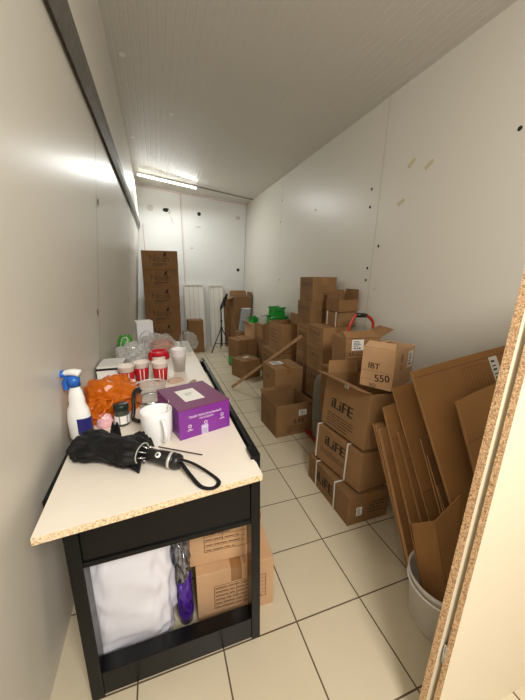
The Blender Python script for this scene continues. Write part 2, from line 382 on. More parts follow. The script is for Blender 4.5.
# steel channel along the top of the left partition
bm = bmesh.new()
slab(bm, [(-0.273, -1.3, 2.31), (-0.182, 6.46, 2.31), (-0.172, 6.46, 2.41), (-0.232, -1.3, 2.41)], -0.004)
slab(bm, [(-0.273, -1.3, 2.311), (-0.182, 6.46, 2.311), (-0.185, 6.46, 2.311), (-0.276, -1.3, 2.311)], 0.002)
slab(bm, [(-0.232, -1.3, 2.406), (-0.172, 6.46, 2.406), (-0.22, 6.46, 2.406), (-0.30, -1.3, 2.406)], 0.004)
for y in (2.5, 2.62): quad(bm, [(-0.2365 - .004 + .02 * 0, y - .02, 2.34), (-0.2365 - .004, y + .02, 2.34), (-0.232, y + .02, 2.365), (-0.232, y - .02, 2.365)], 1)
struct('trim_2', bm, [STEEL, HOLE])

# ------------------------------------------------------------------ tube light
tl = thing('tube_light', 'long fluorescent tube light glowing on the ceiling near the back wall', 'light', (0.335, 5.815, 2.99), math.atan2(.16, .98))
bm = bmesh.new(); box(bm, -.5, .5, -.022, .022, .012, .035); obj('housing', bm, WHITEP, tl, bevel=.004)
bm = bmesh.new(); tube(bm, [(-.485, 0, 0), (.485, 0, 0)], .013, 12); obj('tube', bm, mat('lit tube', (255, 252, 244), .5, emit=7.0), tl, smooth=True)
for s in (-1, 1):
    bm = bmesh.new(); box(bm, s * .488 - .012, s * .488 + .012, -.02, .02, -.016, .013); obj('end_cap', bm, WHITEP, tl)
tl.rotation_euler = (0, R(5.1), math.atan2(.16, .98))
la = area('tube_light_glow', (0.335, 5.78, 2.95), (0.40, 4.9, 0), .95, .06, 18, (.97, 1.0, .98)); la.data.spread = R(180)

# ------------------------------------------------------------------ chipboard panels standing at right front
def board(label, pts2, y0, th, shift=0):
    root = thing('chipboard_panel', label, 'board', (0, 0, 0))
    bm = bmesh.new(); P = [Vector((x, y0, z)) for x, z in pts2]
    a = [bm.verts.new(p) for p in P]; b = [bm.verts.new(p + Vector((0, th, 0))) for p in P]
    for i in range(4): bm.faces.new((a[i], b[i], b[(i + 1) % 4], a[(i + 1) % 4])).material_index = 0
    f = bm.faces.new(a); f.material_index = 1; f = bm.faces.new(b[::-1]); f.material_index = 1
    obj('board', bm, [CHIP, MELA], root); return root
board('cream faced chipboard panel nearest the camera at right, bright front face', [(0.735, 0.0), (1.60, -0.0), (1.66, 1.62), (0.838, 1.66)], 0.450, 0.017)
r2 = board('chipboard panel standing behind the cream front panel at right, seen edge on', [(0.722, 0.0), (1.58, -0.0), (1.66, 1.60), (0.832, 1.66)], 0.480, 0.022)
bm = bmesh.new(); tube(bm, [(0.762, .469, .335), (0.767, .469, .395)], .009, 10); obj('metal_connector', bm, CHROME, r2, smooth=True)

# ------------------------------------------------------------------ work table
tb = thing('work_table', 'long white topped table in a black steel frame along the left wall', 'table', (0, 0.92, 0))
def tpart(name, b0, m=BLACKM, bev=.002):
    bm = bmesh.new(); box(bm, b0[0], b0[1], b0[2] - .92, b0[3] - .92, b0[4], b0[5]); return obj(name, bm, m, tb, bevel=bev)
TOPEDGE = chip('chipboard table edge', (176, 138, 98), (238, 222, 192), (222, 198, 160))
bm = bmesh.new(); slab(bm, [(x, y - .92, .838) for x, y in ((-0.340, .778), (.289, .833), (.290, .90), (.284, .93), (.266, 3.04), (-0.315, 3.04), (-0.345, 1.19))], .022, 0)
bm.normal_update()
for f in bm.faces: f.material_index = 0 if abs(f.normal.z) < .5 else 1
obj('tabletop', bm, [TOPEDGE, TOPM], tb)
tpart('leg', (.276, .312, .922, .985, 0, .876)); tpart('leg', (-.325, -.283, .922, .985, 0, .833)); tpart('leg', (.276, .312, 2.2, 2.25, 0, .876)); tpart('leg', (-.325, -.283, 2.2, 2.25, 0, .833))
tpart('leg', (.21, .255, 2.95, 3.0, 0, .836)); tpart('leg', (-.30, -.255, 2.95, 3.0, 0, .836))
tpart('apron', (-.283, .276, .93, .95, .60, .836)); tpart('lower_lip', (-.283, .276, .924, .955, .585, .605)); tpart('base_rail', (-.283, .276, .925, .985, 0.01, .115))
tpart('side_rail', (.294, .312, .985, 2.3, .83, .876)); tpart('side_rail', (.268, .290, .985, 2.2, .77, .834)); tpart('side_rail', (-.372, -.350, .96, 1.55, .77, .83)); tpart('side_rail', (-.325, -.283, .985, 2.2, .77, .833)); tpart('cross_rail', (-.352, -.325, 1.1, 1.14, .78, .82)); tpart('cross_rail', (-.352, -.325, 1.48, 1.52, .78, .82))

# ------------------------------------------------------------------ print styles
def lines(F, bm, a0, b0, a1, n, gap, t, mi, seed=1):
    rnd = random.Random(seed)
    for i in range(n):
        e = a1 - (a1 - a0) * rnd.uniform(0, .35); x = a0; yb = b0 - i * gap
        while x < e:
            L = rnd.uniform(.02, .06); F.rect(bm, x, yb, min(e, x + L), yb + t, mi); x += L + .006
def p_ilife(face, size=.07, up=0.04, ln=5, w_=None):
    def f(bm, F, w, d, h):
        q = F[face]; W = d if 'x' in face else w
        q.text(bm, 'iLiFE', -.02, up, size, 2, bold=.0042, sx=1.15)
        lines(q, bm, -W * .36, up - size * .75, W * .3, ln, h * .055, h * .016, 2, 3)
    return f
def p_table(face, a0, b0, a1, b1, text=None):
    def f(bm, F, w, d, h):
        q = F[face]; q.frame(bm, a0, b0, a1, b1, .0025, 1)
        n = 6
        for i in range(1, n): q.rect(bm, a0, b0 + (b1 - b0) * i / n, a1, b0 + (b1 - b0) * i / n + .0018, 1)
        q.rect(bm, a0 + (a1 - a0) * .42, b0 + (b1 - b0) * .3, a0 + (a1 - a0) * .42 + .002, b1, 1)
        lines(q, bm, a0 + .006, b1 - (b1 - b0) / n * .75, a1 - .01, n, (b1 - b0) / n, .005, 1, 5)
    return f
def p_cargo(faces=('-x',), txt='CARGO', front=True):
    def f(bm, F, w, d, h):
        for k in faces:
            q = F[k]; W = d if 'x' in k else w
            q.text(bm, txt, 0, h * .2, min(h * .26, W * .24), 2)
            lines(q, bm, -W * .38, h * .0, W * .38, 4, h * .1, h * .03, 1, 9)
            q.rect(bm, -W * .4, h * .4, W * .3, h * .425, 1)
        if front:
            q = F['-y']; lines(q, bm, -w * .25, h * .1, w * .2, 3, h * .12, h * .03, 1, 4)
    return f
def p_noah(bm, F, w, d, h):
    q = F['-y']; q.text(bm, 'Noah', -.01, .02, .15, 1); q.rect(bm, -.13, -.072, .11, -.055, 1)
    lines(q, bm, -.12, -.095, .1, 1, .03, .012, 1, 2)
    # a little bird with spread wing above the last letters
    quad(bm, [q.p(.05, .07), q.p(.085, .06), q.p(.11, .1), q.p(.085, .12)], 2); quad(bm, [q.p(.06, .08), q.p(.09, .1), q.p(.125, .145), q.p(.075, .125)], 2); quad(bm, [q.p(.05, .07), q.p(.06, .08), q.p(.03, .055), q.p(.025, .05)], 2)
    for a in (.06, .1): q.rect(bm, a, -.03, a + .006, .06, 1)

# left back stack of six
hs = .314; n6 = ['topmost', 'second from the top', 'third from the top', 'fourth from the top', 'fifth from the top', 'lowest']
offs = [(.044, .0), (.042, .01), (.040, .0), (.036, .01), (.032, .0), (.03, .0)]
for i in range(6):
    z = (5 - i) * (hs + .001)
    carton('bird logo carton, %s in the tall stack at left back' % n6[i], (.07 + offs[i][0], 5.98 + offs[i][1], z), (.595, .40, hs), 0, 4, 'tall stack of logo cartons', prints=p_noah, ink=INKBOX, tape=False)

# cartons under the table
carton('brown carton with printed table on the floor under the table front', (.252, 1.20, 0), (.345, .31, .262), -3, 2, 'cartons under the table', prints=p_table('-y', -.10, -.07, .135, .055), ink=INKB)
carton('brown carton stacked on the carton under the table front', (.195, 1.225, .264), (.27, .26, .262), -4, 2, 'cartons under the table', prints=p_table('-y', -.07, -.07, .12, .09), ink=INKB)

# iLiFE stack
carton('long low carton on floor with white straps, bottom of the right stack beside flattened boxes', (1.152, 1.565, 0), (.295, .515, .198), 0, 1, 'three logo cartons in the right stack', straps=[.14, -.10], labels=[('-y', -.07, -.01, .042, .06)],
       prints=lambda bm, F, w, d, h: (F['-x'].text(bm, 'iLiFE', -.03, .0, .11, 2, bold=.003), F['-x'].rect(bm, .12, -.04, .2, .05, 2) if False else None, lines(F['-y'], bm, .0, .03, .12, 4, .022, .006, 1)), ink=INK)
carton('logo carton with two white straps, middle of the right stack', (1.178, 1.562, .209), (.27, .46, .252), 5, 0, 'three logo cartons in the right stack', straps=[.205, -.10], prints=p_ilife('-x', .095, .045, 3), tape=False, rot=(0, R(3.0), R(7)), ink=INK)
carton('big logo carton with flaps up, top of the right stack', (1.205, 1.556, .476), (.27, .43, .35), 5, 0, 'three logo cartons in the right stack', flaps=[('-x', .10, 165), ('+y', .09, 105)], prints=p_ilife('-x', .10, .0, 5), rot=(0, R(5), R(5)), labels=[('-x', .0, .158, .04, .035)])

# hand truck and its load
ht = thing('hand_truck', 'red hand truck with black grip, standing loaded behind the right stack', 'hand truck', (1.42, 2.2, 0))
bm = bmesh.new(); slab(bm, [(-.15, -.06, .015), (.19, -.06, .015), (.19, .20, .015), (-.15, .20, .015)], .012); slab(bm, [(-.15, -.06, .027), (-.15, .20, .027), (-.15, .20, .05), (-.15, -.06, .05)], -.006); obj('toe_plate', bm, REDM, ht)
for sx in (.08, .32):
    bm = bmesh.new(); tube(bm, [(sx, -.055, .03), (sx, -.055, .97)], .013, 10); obj('upright', bm, REDM, ht, smooth=True)
bm = bmesh.new(); tube(bm, arc([(.08, -.055, .97), (.085, -.055, 1.08), (.13, -.055, 1.165), (.16, -.055, 1.178), (.25, -.055, 1.165), (.31, -.055, 1.12), (.322, -.055, 1.07), (.32, -.055, .97)], 6), .013, 10); hth = obj('handle', bm, REDM, ht, smooth=True)
bm = bmesh.new(); tube(bm, [(.14, -.055, 1.175), (.24, -.055, 1.168)], .019, 12); obj('grip', bm, BLACKP, hth, smooth=True)
for sx in (.01, .355):
    bm = bmesh.new(); tube(bm, [(sx - .018, -.02, .087), (sx + .018, -.02, .087)], .085, 24); wh = obj('wheel', bm, BLACKP, ht, smooth=False, bevel=.006)
    bm = bmesh.new(); tube(bm, [(sx - .021, -.02, .087), (sx + .021, -.02, .087)], .035, 16); obj('hub', bm, REDM, wh)
# grey rounded case on the toe plate
cs = thing('grey_case', 'tall grey rounded case standing on the red plate of the hand truck', 'case', (1.335, 2.245, .032))
bm = bmesh.new(); N = 12; prof = [(.0, .0), (.055, .0), (.07, .03), (.075, .15), (.075, .42), (.068, .55), (.045, .61), (.0, .63)]; lathe(bm, prof, 24)
for v in bm.verts: v.co.y *= 1.1
obj('shell', bm, GREYP, cs, smooth=True, subsurf=1)
bm = bmesh.new(); box(bm, -.02, .035, -.098, -.072, .36, .42); obj('latch', bm, BLACKP, cs, bevel=.004)
carton('plain carton standing on the floor behind the right stack, lower of two', (1.60, 1.95, 0), (.28, .22, .40), 0, 3, 'pair of cartons behind the right stack')
carton('carton with white label in the shade under the open carton with flap', (1.46, 1.96, .402), (.48, .24, .40), 0, 4, 'pair of cartons behind the right stack', labels=[('-y', -.150, .155, .07, .065)], tape=False)
carton('open carton with raised right flap in front of the hand truck handle', (1.43, 1.945, .812), (.28, .22, .235), -6, 0, flaps=[('+x', .13, 155), ('-y', .10, 200 if False else 20), ('-x', .12, 5)], prints=lambda bm, F, w, d, h: (F['-y'].text(bm, 'CARGO', -.07, .0, .045, 2), lines(F['-y'], bm, -.13, -.035, .02, 4, .022, .006, 1)), labels=[('-y', -.045, .07, .095, .08)])
# the open carton marked by hand
def p_ibt(bm, F, w, d, h):
    q = F['-x']; q.text(bm, 'IBT', -.02, .01, .05, 2, bold=.001); q.text(bm, '550', .035, -.055, .06, 2, rot=.15, bold=.001); q.text(bm, 'RD', -.015, -.105, .03, 2)
    q.rect(bm, -.09, -.02, .09, -.0185, 1); q.rect(bm, -.09, -.075, .02, -.0735, 1)
    q = F['-y']; q.text(bm, '8', -.05, .06, .07, 2); q.text(bm, 'o', -.05, .01, .06, 2)
carton('light carton with handwritten letters and numbers, tilted on top of the right stack', (1.325, 1.466, .845), (.33, .19, .235), 0, 2, flaps=[('-x', .05, 40), ('+y', .06, 12)], prints=p_ibt, labels=[('-y', .095, .04, .09, .10)], rot=(R(0), R(3), R(28)))

# open logo carton on the floor
carton('open logo carton on the floor in the aisle with its flaps folded in', (1.155, 2.62, 0), (.385, .385, .318), 3, 1, flaps=[('-x', .13, 290), ('+y', .07, 172)], labels=[('-y', .085, .06, .085, .06)],
       prints=lambda bm, F, w, d, h: (F['-y'].text(bm, 'iLiFE', .045, -.02, .062, 2, bold=.0016), lines(F['-y'], bm, -.08, -.07, .14, 4, .018, .006, 2), lines(F['-x'], bm, -.08, .0, .1, 3, .03, .01, 1)))
# mid carton
carton('large taped carton with creased top, behind the open logo carton', (1.305, 3.085, 0), (.335, .36, .512), 2, 0, prints=lambda bm, F, w, d, h: (F['-x'].text(bm, 'iLiFE', -.04, .12, .08, 2), lines(F['-y'], bm, -.1, .05, .05, 4, .03, .01, 1)), labels=[('+z', -.05, .06, .14, .12)])
# plank
st = bpy.data.objects
bm = bmesh.new(); A = Vector((.88, 3.81, .022)); B = Vector((1.485, 2.98, .845)); dd = (B - A).normalized(); uu = dd.cross(Vector((0, 0, 1))).normalized(); vv = uu.cross(dd)
vs = []
for p in (A, B): vs.append([bm.verts.new(p + uu * sx * .010 + vv * sy * .017) for sx, sy in ((-1, -1), (1, -1), (1, 1), (-1, 1))])
for i in range(4): bm.faces.new((vs[0][i], vs[0][(i + 1) % 4], vs[1][(i + 1) % 4], vs[1][i]))
bm.faces.new(vs[0][::-1]); bm.faces.new(vs[1])
tag(obj('wooden_slat', bm, WOOD, bevel=.002), 'bare wooden slat leaning diagonally across the taped carton', 'wood')

# tall stack against right wall
tp = p_cargo(('-x',), 'CARGO')
zz = 0
TS = [(.30, 'lowest'), (.305, 'second from the floor'), (.36, 'third from the floor'), (.255, 'second from the top'), (.25, 'topmost')]
for i, (h, nm) in enumerate(TS):
    carton('carton with printed side, %s in the tallest stack by the right wall' % nm, (1.652 + (.0, -.003, -.006, .0, .012)[i], 3.0 + (.0, .005, -.005, .005, 0)[i], zz), (.285 if i < 4 else .275, .30, h), (0, 1, -1, 1, 0)[i], (1, 3, 0, 1, 1)[i], 'tallest stack by the right wall', prints=tp); zz += h + .001
zz = 0
for i, (h, nm) in enumerate([(.285, 'lowest'), (.285, 'second from the floor'), (.222, 'third from the floor'), (.222, 'fourth from the floor')]):
    carton('carton with printed side, %s in the shorter stack before the tallest stack' % nm, (1.60 + (0, .01, 0, -.005)[i], 2.62, zz), (.30, .33, h), (0, 1, -1, 0)[i], (3, 1, 0, 0)[i], 'shorter stack before the tallest stack', prints=tp); zz += h + .001
carton('small carton with two white straps on the shorter stack', (1.695, 2.58, zz), (.20, .21, .135), 4, 1, tape=False, straps=[.07, -.07]); z2 = zz + .138
carton('open carton with slanted flap, on the small strapped carton', (1.70, 2.575, z2 + .003), (.215, .22, .115), 3, 4, flaps=[('-x', .06, 75), ('+x', .09, 95), ('+y', .08, 90)])

# middle group
carton('carton with side print under the wide open carton behind the slat', (1.60, 3.80, 0), (.38, .58, .498), 0, 1, prints=tp)
carton('big open carton with dark opening in the middle of the heap', (1.645, 3.80, .50), (.32, .44, .375), 0, 0, flaps=[('-y', .12, 268), ('+x', .1, 95)], prints=lambda bm, F, w, d, h: lines(F['-x'], bm, -.15, .08, .12, 4, .05, .014, 1))
carton('low carton alone on the aisle floor beside the end of the slat', (1.215, 4.29, 0), (.30, .32, .275), 20, 1, labels=[('+z', .02, .03, .09, .07)])
def green_tape(bm, F, w, d, h):
    pass
for i in range(2):
    r_ = carton('carton with green tape at its foot, %s of the pair behind the low carton' % ('left' if i == 0 else 'right'), (1.222 + i * .172, 4.80 + i * .049, 0), (.17, .34, .475), 16, 1, 'green taped pair', prints=lambda bm, F, w, d, h: lines(F['-x'], bm, -.1, .1, .1, 4, .04, .012, 1))
    bm = bmesh.new(); F = faces_of(.17, .34, .475)
    for k in ('-x', '-y'):
        q = F[k]; W = .17 if k == '-x' else .085
        quad(bm, [q.p(-W, -.22, .0016), q.p(W, -.15, .0016), q.p(W, -.05, .0016), q.p(-W, -.08, .0016)])
    obj('green_tape', bm, GREENP, r_)
carton('plain carton in the heap under the narrow carton and the green baskets', (1.66, 4.44, 0), (.24, .62, .50), 0, 3)
carton('carton directly under the green baskets behind the big open carton', (1.68, 4.23, .502), (.24, .32, .28), 0, 3)
carton('small open carton with raised lid flap beside the grey tray stack', (1.60, 5.12, .0), (.22, .30, .66), 8, 2, flaps=[('-x', .10, 145), ('+x', .208, 1)])
carton('narrow carton with framed print left of the big open carton', (1.62, 4.58, .502), (.20, .30, .24), 0, 0, prints=lambda bm, F, w, d, h: (F['-x'].frame(bm, -.11, -.09, .11, .09, .006, 1), F['-y'].frame(bm, -.08, -.09, .08, .09, .006, 1)))
# grey trays
NT = 12
for i in range(NT):
    bm = bmesh.new(); s = .10
    lathe(bm, [(s * .75, 0), (s, .03), (s * 1.04, .034), (s * 1.0, .034), (s * .72, .004), (0, .004)], 4)
    for v in bm.verts: v.co = Matrix.Rotation(R(45 + 8), 3, 'Z') @ v.co
    o = tag(obj('grey_tray', bm, mat('grey moulded tray', (196, 202, 206), .6)), 'grey moulded tray in the leaning tray stack before the back stack', 'tray', 'grey trays in the leaning stack'); o.location = (1.48 + i * .005, 5.38, .485 + i * .0345)
carton('carton under the grey tray stack', (1.49, 5.40, 0), (.24, .24, .483), 8, 3)

# green baskets
def basket(label, loc, w, d, h, yaw):
    root = thing('green_basket', label, 'basket', loc, R(yaw), 'green plastic baskets on the cartons')
    bm = bmesh.new(); t = .006
    box(bm, -w / 2, w / 2, -d / 2, d / 2, 0, t)
    for (x0, x1, y0, y1) in ((-w / 2, w / 2, -d / 2, -d / 2 + t), (-w / 2, w / 2, d / 2 - t, d / 2), (-w / 2, -w / 2 + t, -d / 2 + t, d / 2 - t), (w / 2 - t, w / 2, -d / 2 + t, d / 2 - t)):
        box(bm, x0, x1, y0, y1, t, h * .55)
        L = x1 - x0 if x1 - x0 > .05 else y1 - y0; n = 6
        for k in range(n):
            if x1 - x0 > .05:
                c = x0 + (k + .5) * L / n
                if abs(c) > w * .22: box(bm, c - .008, c + .008, y0, y1, h * .55, h * .85)
            else:
                c = y0 + (k + .5) * L / n; box(bm, x0, x1, c - .008, c + .008, h * .55, h * .85)
        box(bm, x0, x1, y0, y1, h * .85, h)
    obj('body', bm, GREENP, root); 
    bm = bmesh.new()
    for (x0, x1, y0, y1) in ((-w / 2 - .01, w / 2 + .01, -d / 2 - .01, -d / 2 + .008), (-w / 2 - .01, w / 2 + .01, d / 2 - .008, d / 2 + .01)):
        bm.free(); bm = bmesh.new(); box(bm, x0, x1, y0, y1, h, h + .015); obj('rim', bm, GREENP, root); bm = bmesh.new()
    bm.free()
basket('green plastic basket with hand hole, topmost on the heap of cartons', (1.685, 4.24, .90), .17, .19, .12, 8)
basket('green plastic basket lying lower right on the heap, under the top basket', (1.69, 4.24, .785), .23, .25, .10, 3)
basket('small green basket left of the clear bag, on the small open carton', (1.61, 5.12, .672), .13, .16, .09, 8)

def crumple(label, name, cat, loc, size, m, seed, amp=.25, freq=2.2, parent=None, group=None, flat=True, sub=4, yaw=0, solid=0.0, smooth=True):
    bm = bmesh.new(); bmesh.ops.create_icosphere(bm, subdivisions=sub, radius=1)
    off = Vector((seed * 3.7, seed * 1.3, seed * 2.1))
    for v in bm.verts:
        p = v.co.copy(); n = noise.noise(p * freq + off); n2 = noise.noise(p * freq * 2.6 + off); n3 = abs(noise.noise(p * freq * 1.5 - off))
        s = 1 + amp * n + amp * .5 * n2 - amp * .9 * n3
        p *= s
        v.co = Vector((p.x * size[0], p.y * size[1], max(p.z, -.55) * size[2] + .55 * size[2] if flat else p.z * size[2]))
    o = obj(name, bm, m, parent, smooth=smooth); o.location = loc; o.rotation_euler = (0, 0, yaw)
    if label: tag(o, label, cat, group)
    return o
crumple('crumpled clear plastic bag lying before the green baskets', 'clear_plastic_bag', 'bag', (1.60, 4.56, .745), (.10, .10, .085), film('milky film', (235, 240, 235), .45, .1, .4), 4, .35)

# back right stack
for i, h in enumerate((.36, .36)):
    carton('carton, %s of the stack in the right back corner' % ('lowest' if i == 0 else 'middle'), (1.615, 6.06, i * .361), (.36, .34, h), 3 - 5 * i, 1, 'stack in the right back corner')
carton('open topped carton, topmost of the stack in the right back corner', (1.615, 6.06, .723), (.365, .34, .33), 0, 1, 'stack in the right back corner', flaps=[('+y', .13, 115), ('-x', .1, 200), ('+x', .1, 95)])
carton('narrow carton standing left behind the right back corner stack', (1.425, 6.36, 0), (.15, .2, 1.02), 0, 4, tape=False)
# leaning panels
def lpanel(label, x, w, y, h, grooves):
    root = thing('leaning_shelf_board', label, 'panel', (x, y, 0.002), 0, 'white panels leaning on the back wall', rot=(R(-5), 0, 0))
    bm = bmesh.new(); box(bm, -w / 2, w / 2, 0, .03, 0, h)
    for g in grooves: box(bm, g - .004, g + .004, -.003, .0, .02, h - .02, 1)
    obj('panel', bm, [mat('white panel paint', (232, 230, 222), .45), mat('panel groove', (190, 188, 178), .6)], root)
    bm = bmesh.new()
    for s in (-1, 1): box(bm, s * (w / 2) - .012, s * (w / 2) + .012, -.02, .034, 0, h)
    box(bm, -w / 2, w / 2, -.015, .034, h - .02, h + .004); obj('edge_frame', bm, mat('white frame paint', (222, 220, 212), .45), root)
lpanel('white panel with vertical grooves leaning on the back wall behind two cartons', .735, .37, 6.34, 1.30, (-.09, .0, .09))
lpanel('white panel leaning on the back wall behind the tripod', 1.19, .27, 6.34, 1.28, (-.05, .07))
carton('small carton before the white panels, resting on another', (.69, 6.07, .401), (.29, .24, .235), 0, 1, 'two small cartons before the panels', tape=False)
carton('small carton on floor before the white panels, under another', (.645, 6.07, 0), (.38, .28, .40), 0, 1, 'two small cartons before the panels')
# tripod with ring lamp
tr = thing('tripod_lamp', 'black tripod with a tilted ring lamp standing before the back wall', 'tripod', (1.17, 5.85, 0))
for k, a in enumerate((200, 320, 85)):
    fx, fy = .24 * math.cos(R(a)), .24 * math.sin(R(a))
    bm = bmesh.new(); tube(bm, [(0.012 * math.cos(R(a)), .012 * math.sin(R(a)), .47), (fx, fy, .012)], .011, 8); obj('leg', bm, BLACKP, tr, smooth=True)
    bm = bmesh.new(); tube(bm, [(0, 0, .16), (fx * .62, fy * .62, .19)], .007, 8); obj('brace', bm, BLACKP, tr, smooth=True)
bm = bmesh.new(); tube(bm, [(0, 0, .12), (0, 0, .82)], .013, 10); obj('pole', bm, BLACKP, tr, smooth=True)
bm = bmesh.new(); tube(bm, [(0, 0, .44), (0, 0, .5)], .026, 10); obj('collar', bm, BLACKP, tr, smooth=True)
bm = bmesh.new(); tube(bm, [(0, 0, .6), (0, 0, .64)], .02, 10); obj('clamp', bm, BLACKP, tr, smooth=True)
bm = bmesh.new(); c = Vector((.06, 0, .99)); ax = Vector((.45, 0, 1)).normalized(); ay = Vector((.35, .93, -.1)).normalized()
tube(bm, [c + ax * .155 * math.cos(2 * math.pi * k / 28) + ay * .10 * math.sin(2 * math.pi * k / 28) for k in range(28)], .016, 8, closed=True); obj('ring', bm, BLACKP, tr, smooth=True)
bm = bmesh.new(); box(bm, .045, .085, -.03, .0, .90, 1.06, 0); obj('phone_holder', bm, BLACKP, tr, bevel=.004)
bm = bmesh.new(); tube(bm, [(0, 0, .82), (0, 0, .85), tuple(c - ax * .155)], .012, 8); obj('neck', bm, BLACKP, tr, smooth=True)

# ------------------------------------------------------------------ flattened cartons leaning at right
def sheet(label, TL, TR, BL, th=.011, m=CBSHEET, group='flattened cartons leaning at the right', extra=None, fold=None, plies=2, brx=None):
    TL, TR, BL = Vector(TL), Vector(TR), Vector(BL)
    u = (TR - TL); v = (TL - BL); n = u.normalized().cross(v.normalized()).normalized()   # towards the viewer
    if n.y > 0: n = -n
    o = BL; bm = bmesh.new(); ul, vl = u.length, v.length; U = u.normalized(); V = v.normalized()
    ub = ul if brx is None else min(ul, (brx - BL.x) / U.x)
    def P(a, b, e): return o + U * (a * (1 if b > vl * .5 else ub / ul)) + V * b + n * e
    g = .0012; h = th / plies; rj = random.Random(int(vl * 1e4))
    for (e0, i0, jit) in [(h * k, 0, rj.uniform(0, .006)) for k in range(plies)]:       # plies of the flattened box
        pts = [P(0 + jit, 0, e0 - th), P(ul, 0, e0 - th), P(ul, vl - jit, e0 - th), P(ul * .35, vl - jit * .3, e0 - th), P(0 + jit, vl - jit * 1.5, e0 - th)]
        A = [bm.verts.new(p) for p in pts]; B = [bm.verts.new(p + n * (h - g)) for p in pts]
        bm.faces.new(A[::-1]); bm.faces.new(B)
        for i in range(5): bm.faces.new((A[i], A[(i + 1) % 5], B[(i + 1) % 5], B[i])).material_index = 4
    f = Face(o, U, V, 0.0006); f.n = n
    for q in (fold if fold is not None else (.22, .80)): f.rect(bm, .004, vl * q, ub + (ul - ub) * q - .004, vl * q + .003, 1)
    if extra: extra(bm, f, ul, vl)
    ob = obj('flattened_carton', bm, [m, INKB, PAPER, INK, CBEDGE]); tag(ob, label, 'cardboard', group); return ob
def p_A(bm, f, ul, vl):
    a0 = ul * .47; b1 = vl - .06
    for i in range(9): f.rect(bm, a0 + i * .021, b1 - .15, a0 + i * .021 + .002, b1, 1)
    for k in range(2): f.rect(bm, a0, b1 - .15 * k, a0 + .17, b1 - .15 * k + .002, 1)
    f.rect(bm, a0 + .195, b1 - .13, a0 + .255, b1 + .02, 2, .001)
    for i in range(6): f.rect(bm, a0 + .205, b1 - .12 + i * .022, a0 + .232, b1 - .12 + i * .022 + .006 + .004 * (i % 2), 3, .0014)
# every one leans back at the same slope, ordered from the nearest to the farthest
LS, LYW = .44, -.06
def lean(label, yk, tl, tr, bl, **k):
    """tl, tr, bl: (x, z) in the sheet's own leaning plane; yk: how far back the plane meets the floor"""
    q = lambda x, z: (x, yk + LS * z + LYW * (x - 1.2), z)
    sheet(label, q(*tl), q(*tr), q(*bl), **k)
lean('smaller flattened carton before the tallest one, half hidden by the chipboard panels', .575, (1.31, .922), (1.70, 1.005), (1.356, .011), th=.016, fold=(.8,), plies=3, brx=1.72)
lean('tallest flattened carton at right with barred print and white barcode label', .66, (1.16, 1.041), (1.80, 1.127), (1.289, .010), th=.014, extra=p_A, fold=(.965, .3), brx=1.78)
for i, (yk, tl, bl) in enumerate(((.745, (1.247, .486), (1.332, .010)), (.763, (1.242, .613), (1.306, .010)), (.781, (1.232, .687), (1.293, .010)))):
    lean('thin flattened carton, %s of three in the dark gap before the wide plain one' % ('front', 'middle', 'rear')[i], yk, tl, (1.56, tl[1] + .03), bl, th=.010, fold=(.3,), m=(CBIN, CB[4])[i % 2])
lean('wide plain flattened carton left of the tallest one', .815, (1.15, .917), (1.66, .99), (1.254, .010), th=.012, fold=(.45,), brx=1.72)
lean('flattened carton with layered edge, just behind the wide plain one', .834, (1.15, .700), (1.50, .745), (1.21, .014), th=.018, fold=(.25, .8), plies=3, m=CBIN)
lean('flattened carton with layered edge, second behind the wide plain one', .862, (1.112, .812), (1.42, .85), (1.158, .014), th=.018, fold=(.25, .8), plies=3)
lean('thick flattened carton, front one of the leftmost leaning pair', .890, (1.086, .702), (1.50, .735), (1.116, .020), th=.038, fold=(.2, .78), plies=6, m=CBIN)
lean('thick flattened carton, rear one of the leftmost leaning pair', .938, (1.098, .700), (1.50, .72), (1.15, .020), th=.038, fold=(.2, .78), plies=6)

# bucket with scrap
bk_c = Vector((1.095, .735, 0))
b_ = thing('white_bucket', 'white plastic bucket on the floor beside the chipboard panels', 'bucket', bk_c)
bm = bmesh.new(); lathe(bm, [(0, .0), (.118, .0), (.122, .004), (.140, .225), (.146, .225), (.147, .24), (.141, .241), (.136, .225), (.118, .008), (0, .008)], 40); obj('body', bm, mat('translucent white plastic', (222, 218, 214), .4), b_, smooth=True)
bm = bmesh.new(); lathe(bm, [(.1405, .195), (.147, .197), (.147, .203), (.1415, .205)], 40); obj('rim_band', bm, WHITEP, b_, smooth=True)
sc = thing('carton_scrap', 'folded brown carton scrap standing in the white bucket', 'cardboard', (0, 0, 0))
def scrap(name, pts, m=CBSHEET):
    bm = bmesh.new(); slab(bm, pts, .005); obj(name, bm, m, sc)
scrap('left_panel', [(.985, .845, .440), (1.065, .80, .468), (1.10, .70, .10), (1.035, .755, .06)])
scrap('front_panel', [(1.068, .80, .469), (1.26, .845, .515), (1.185, .725, .10), (1.105, .70, .10)], CBSHEET)
scrap('back_flap', [(.988, .853, .43), (1.03, .868, .39), (1.07, .79, .10), (1.035, .765, .09)], CBIN)
bm = bmesh.new(); slab(bm, [(1.140, .712, .19), (1.176, .722, .20), (1.170, .706, .13), (1.136, .70, .12)], -.001); obj('paper_label', bm, PAPER, sc)

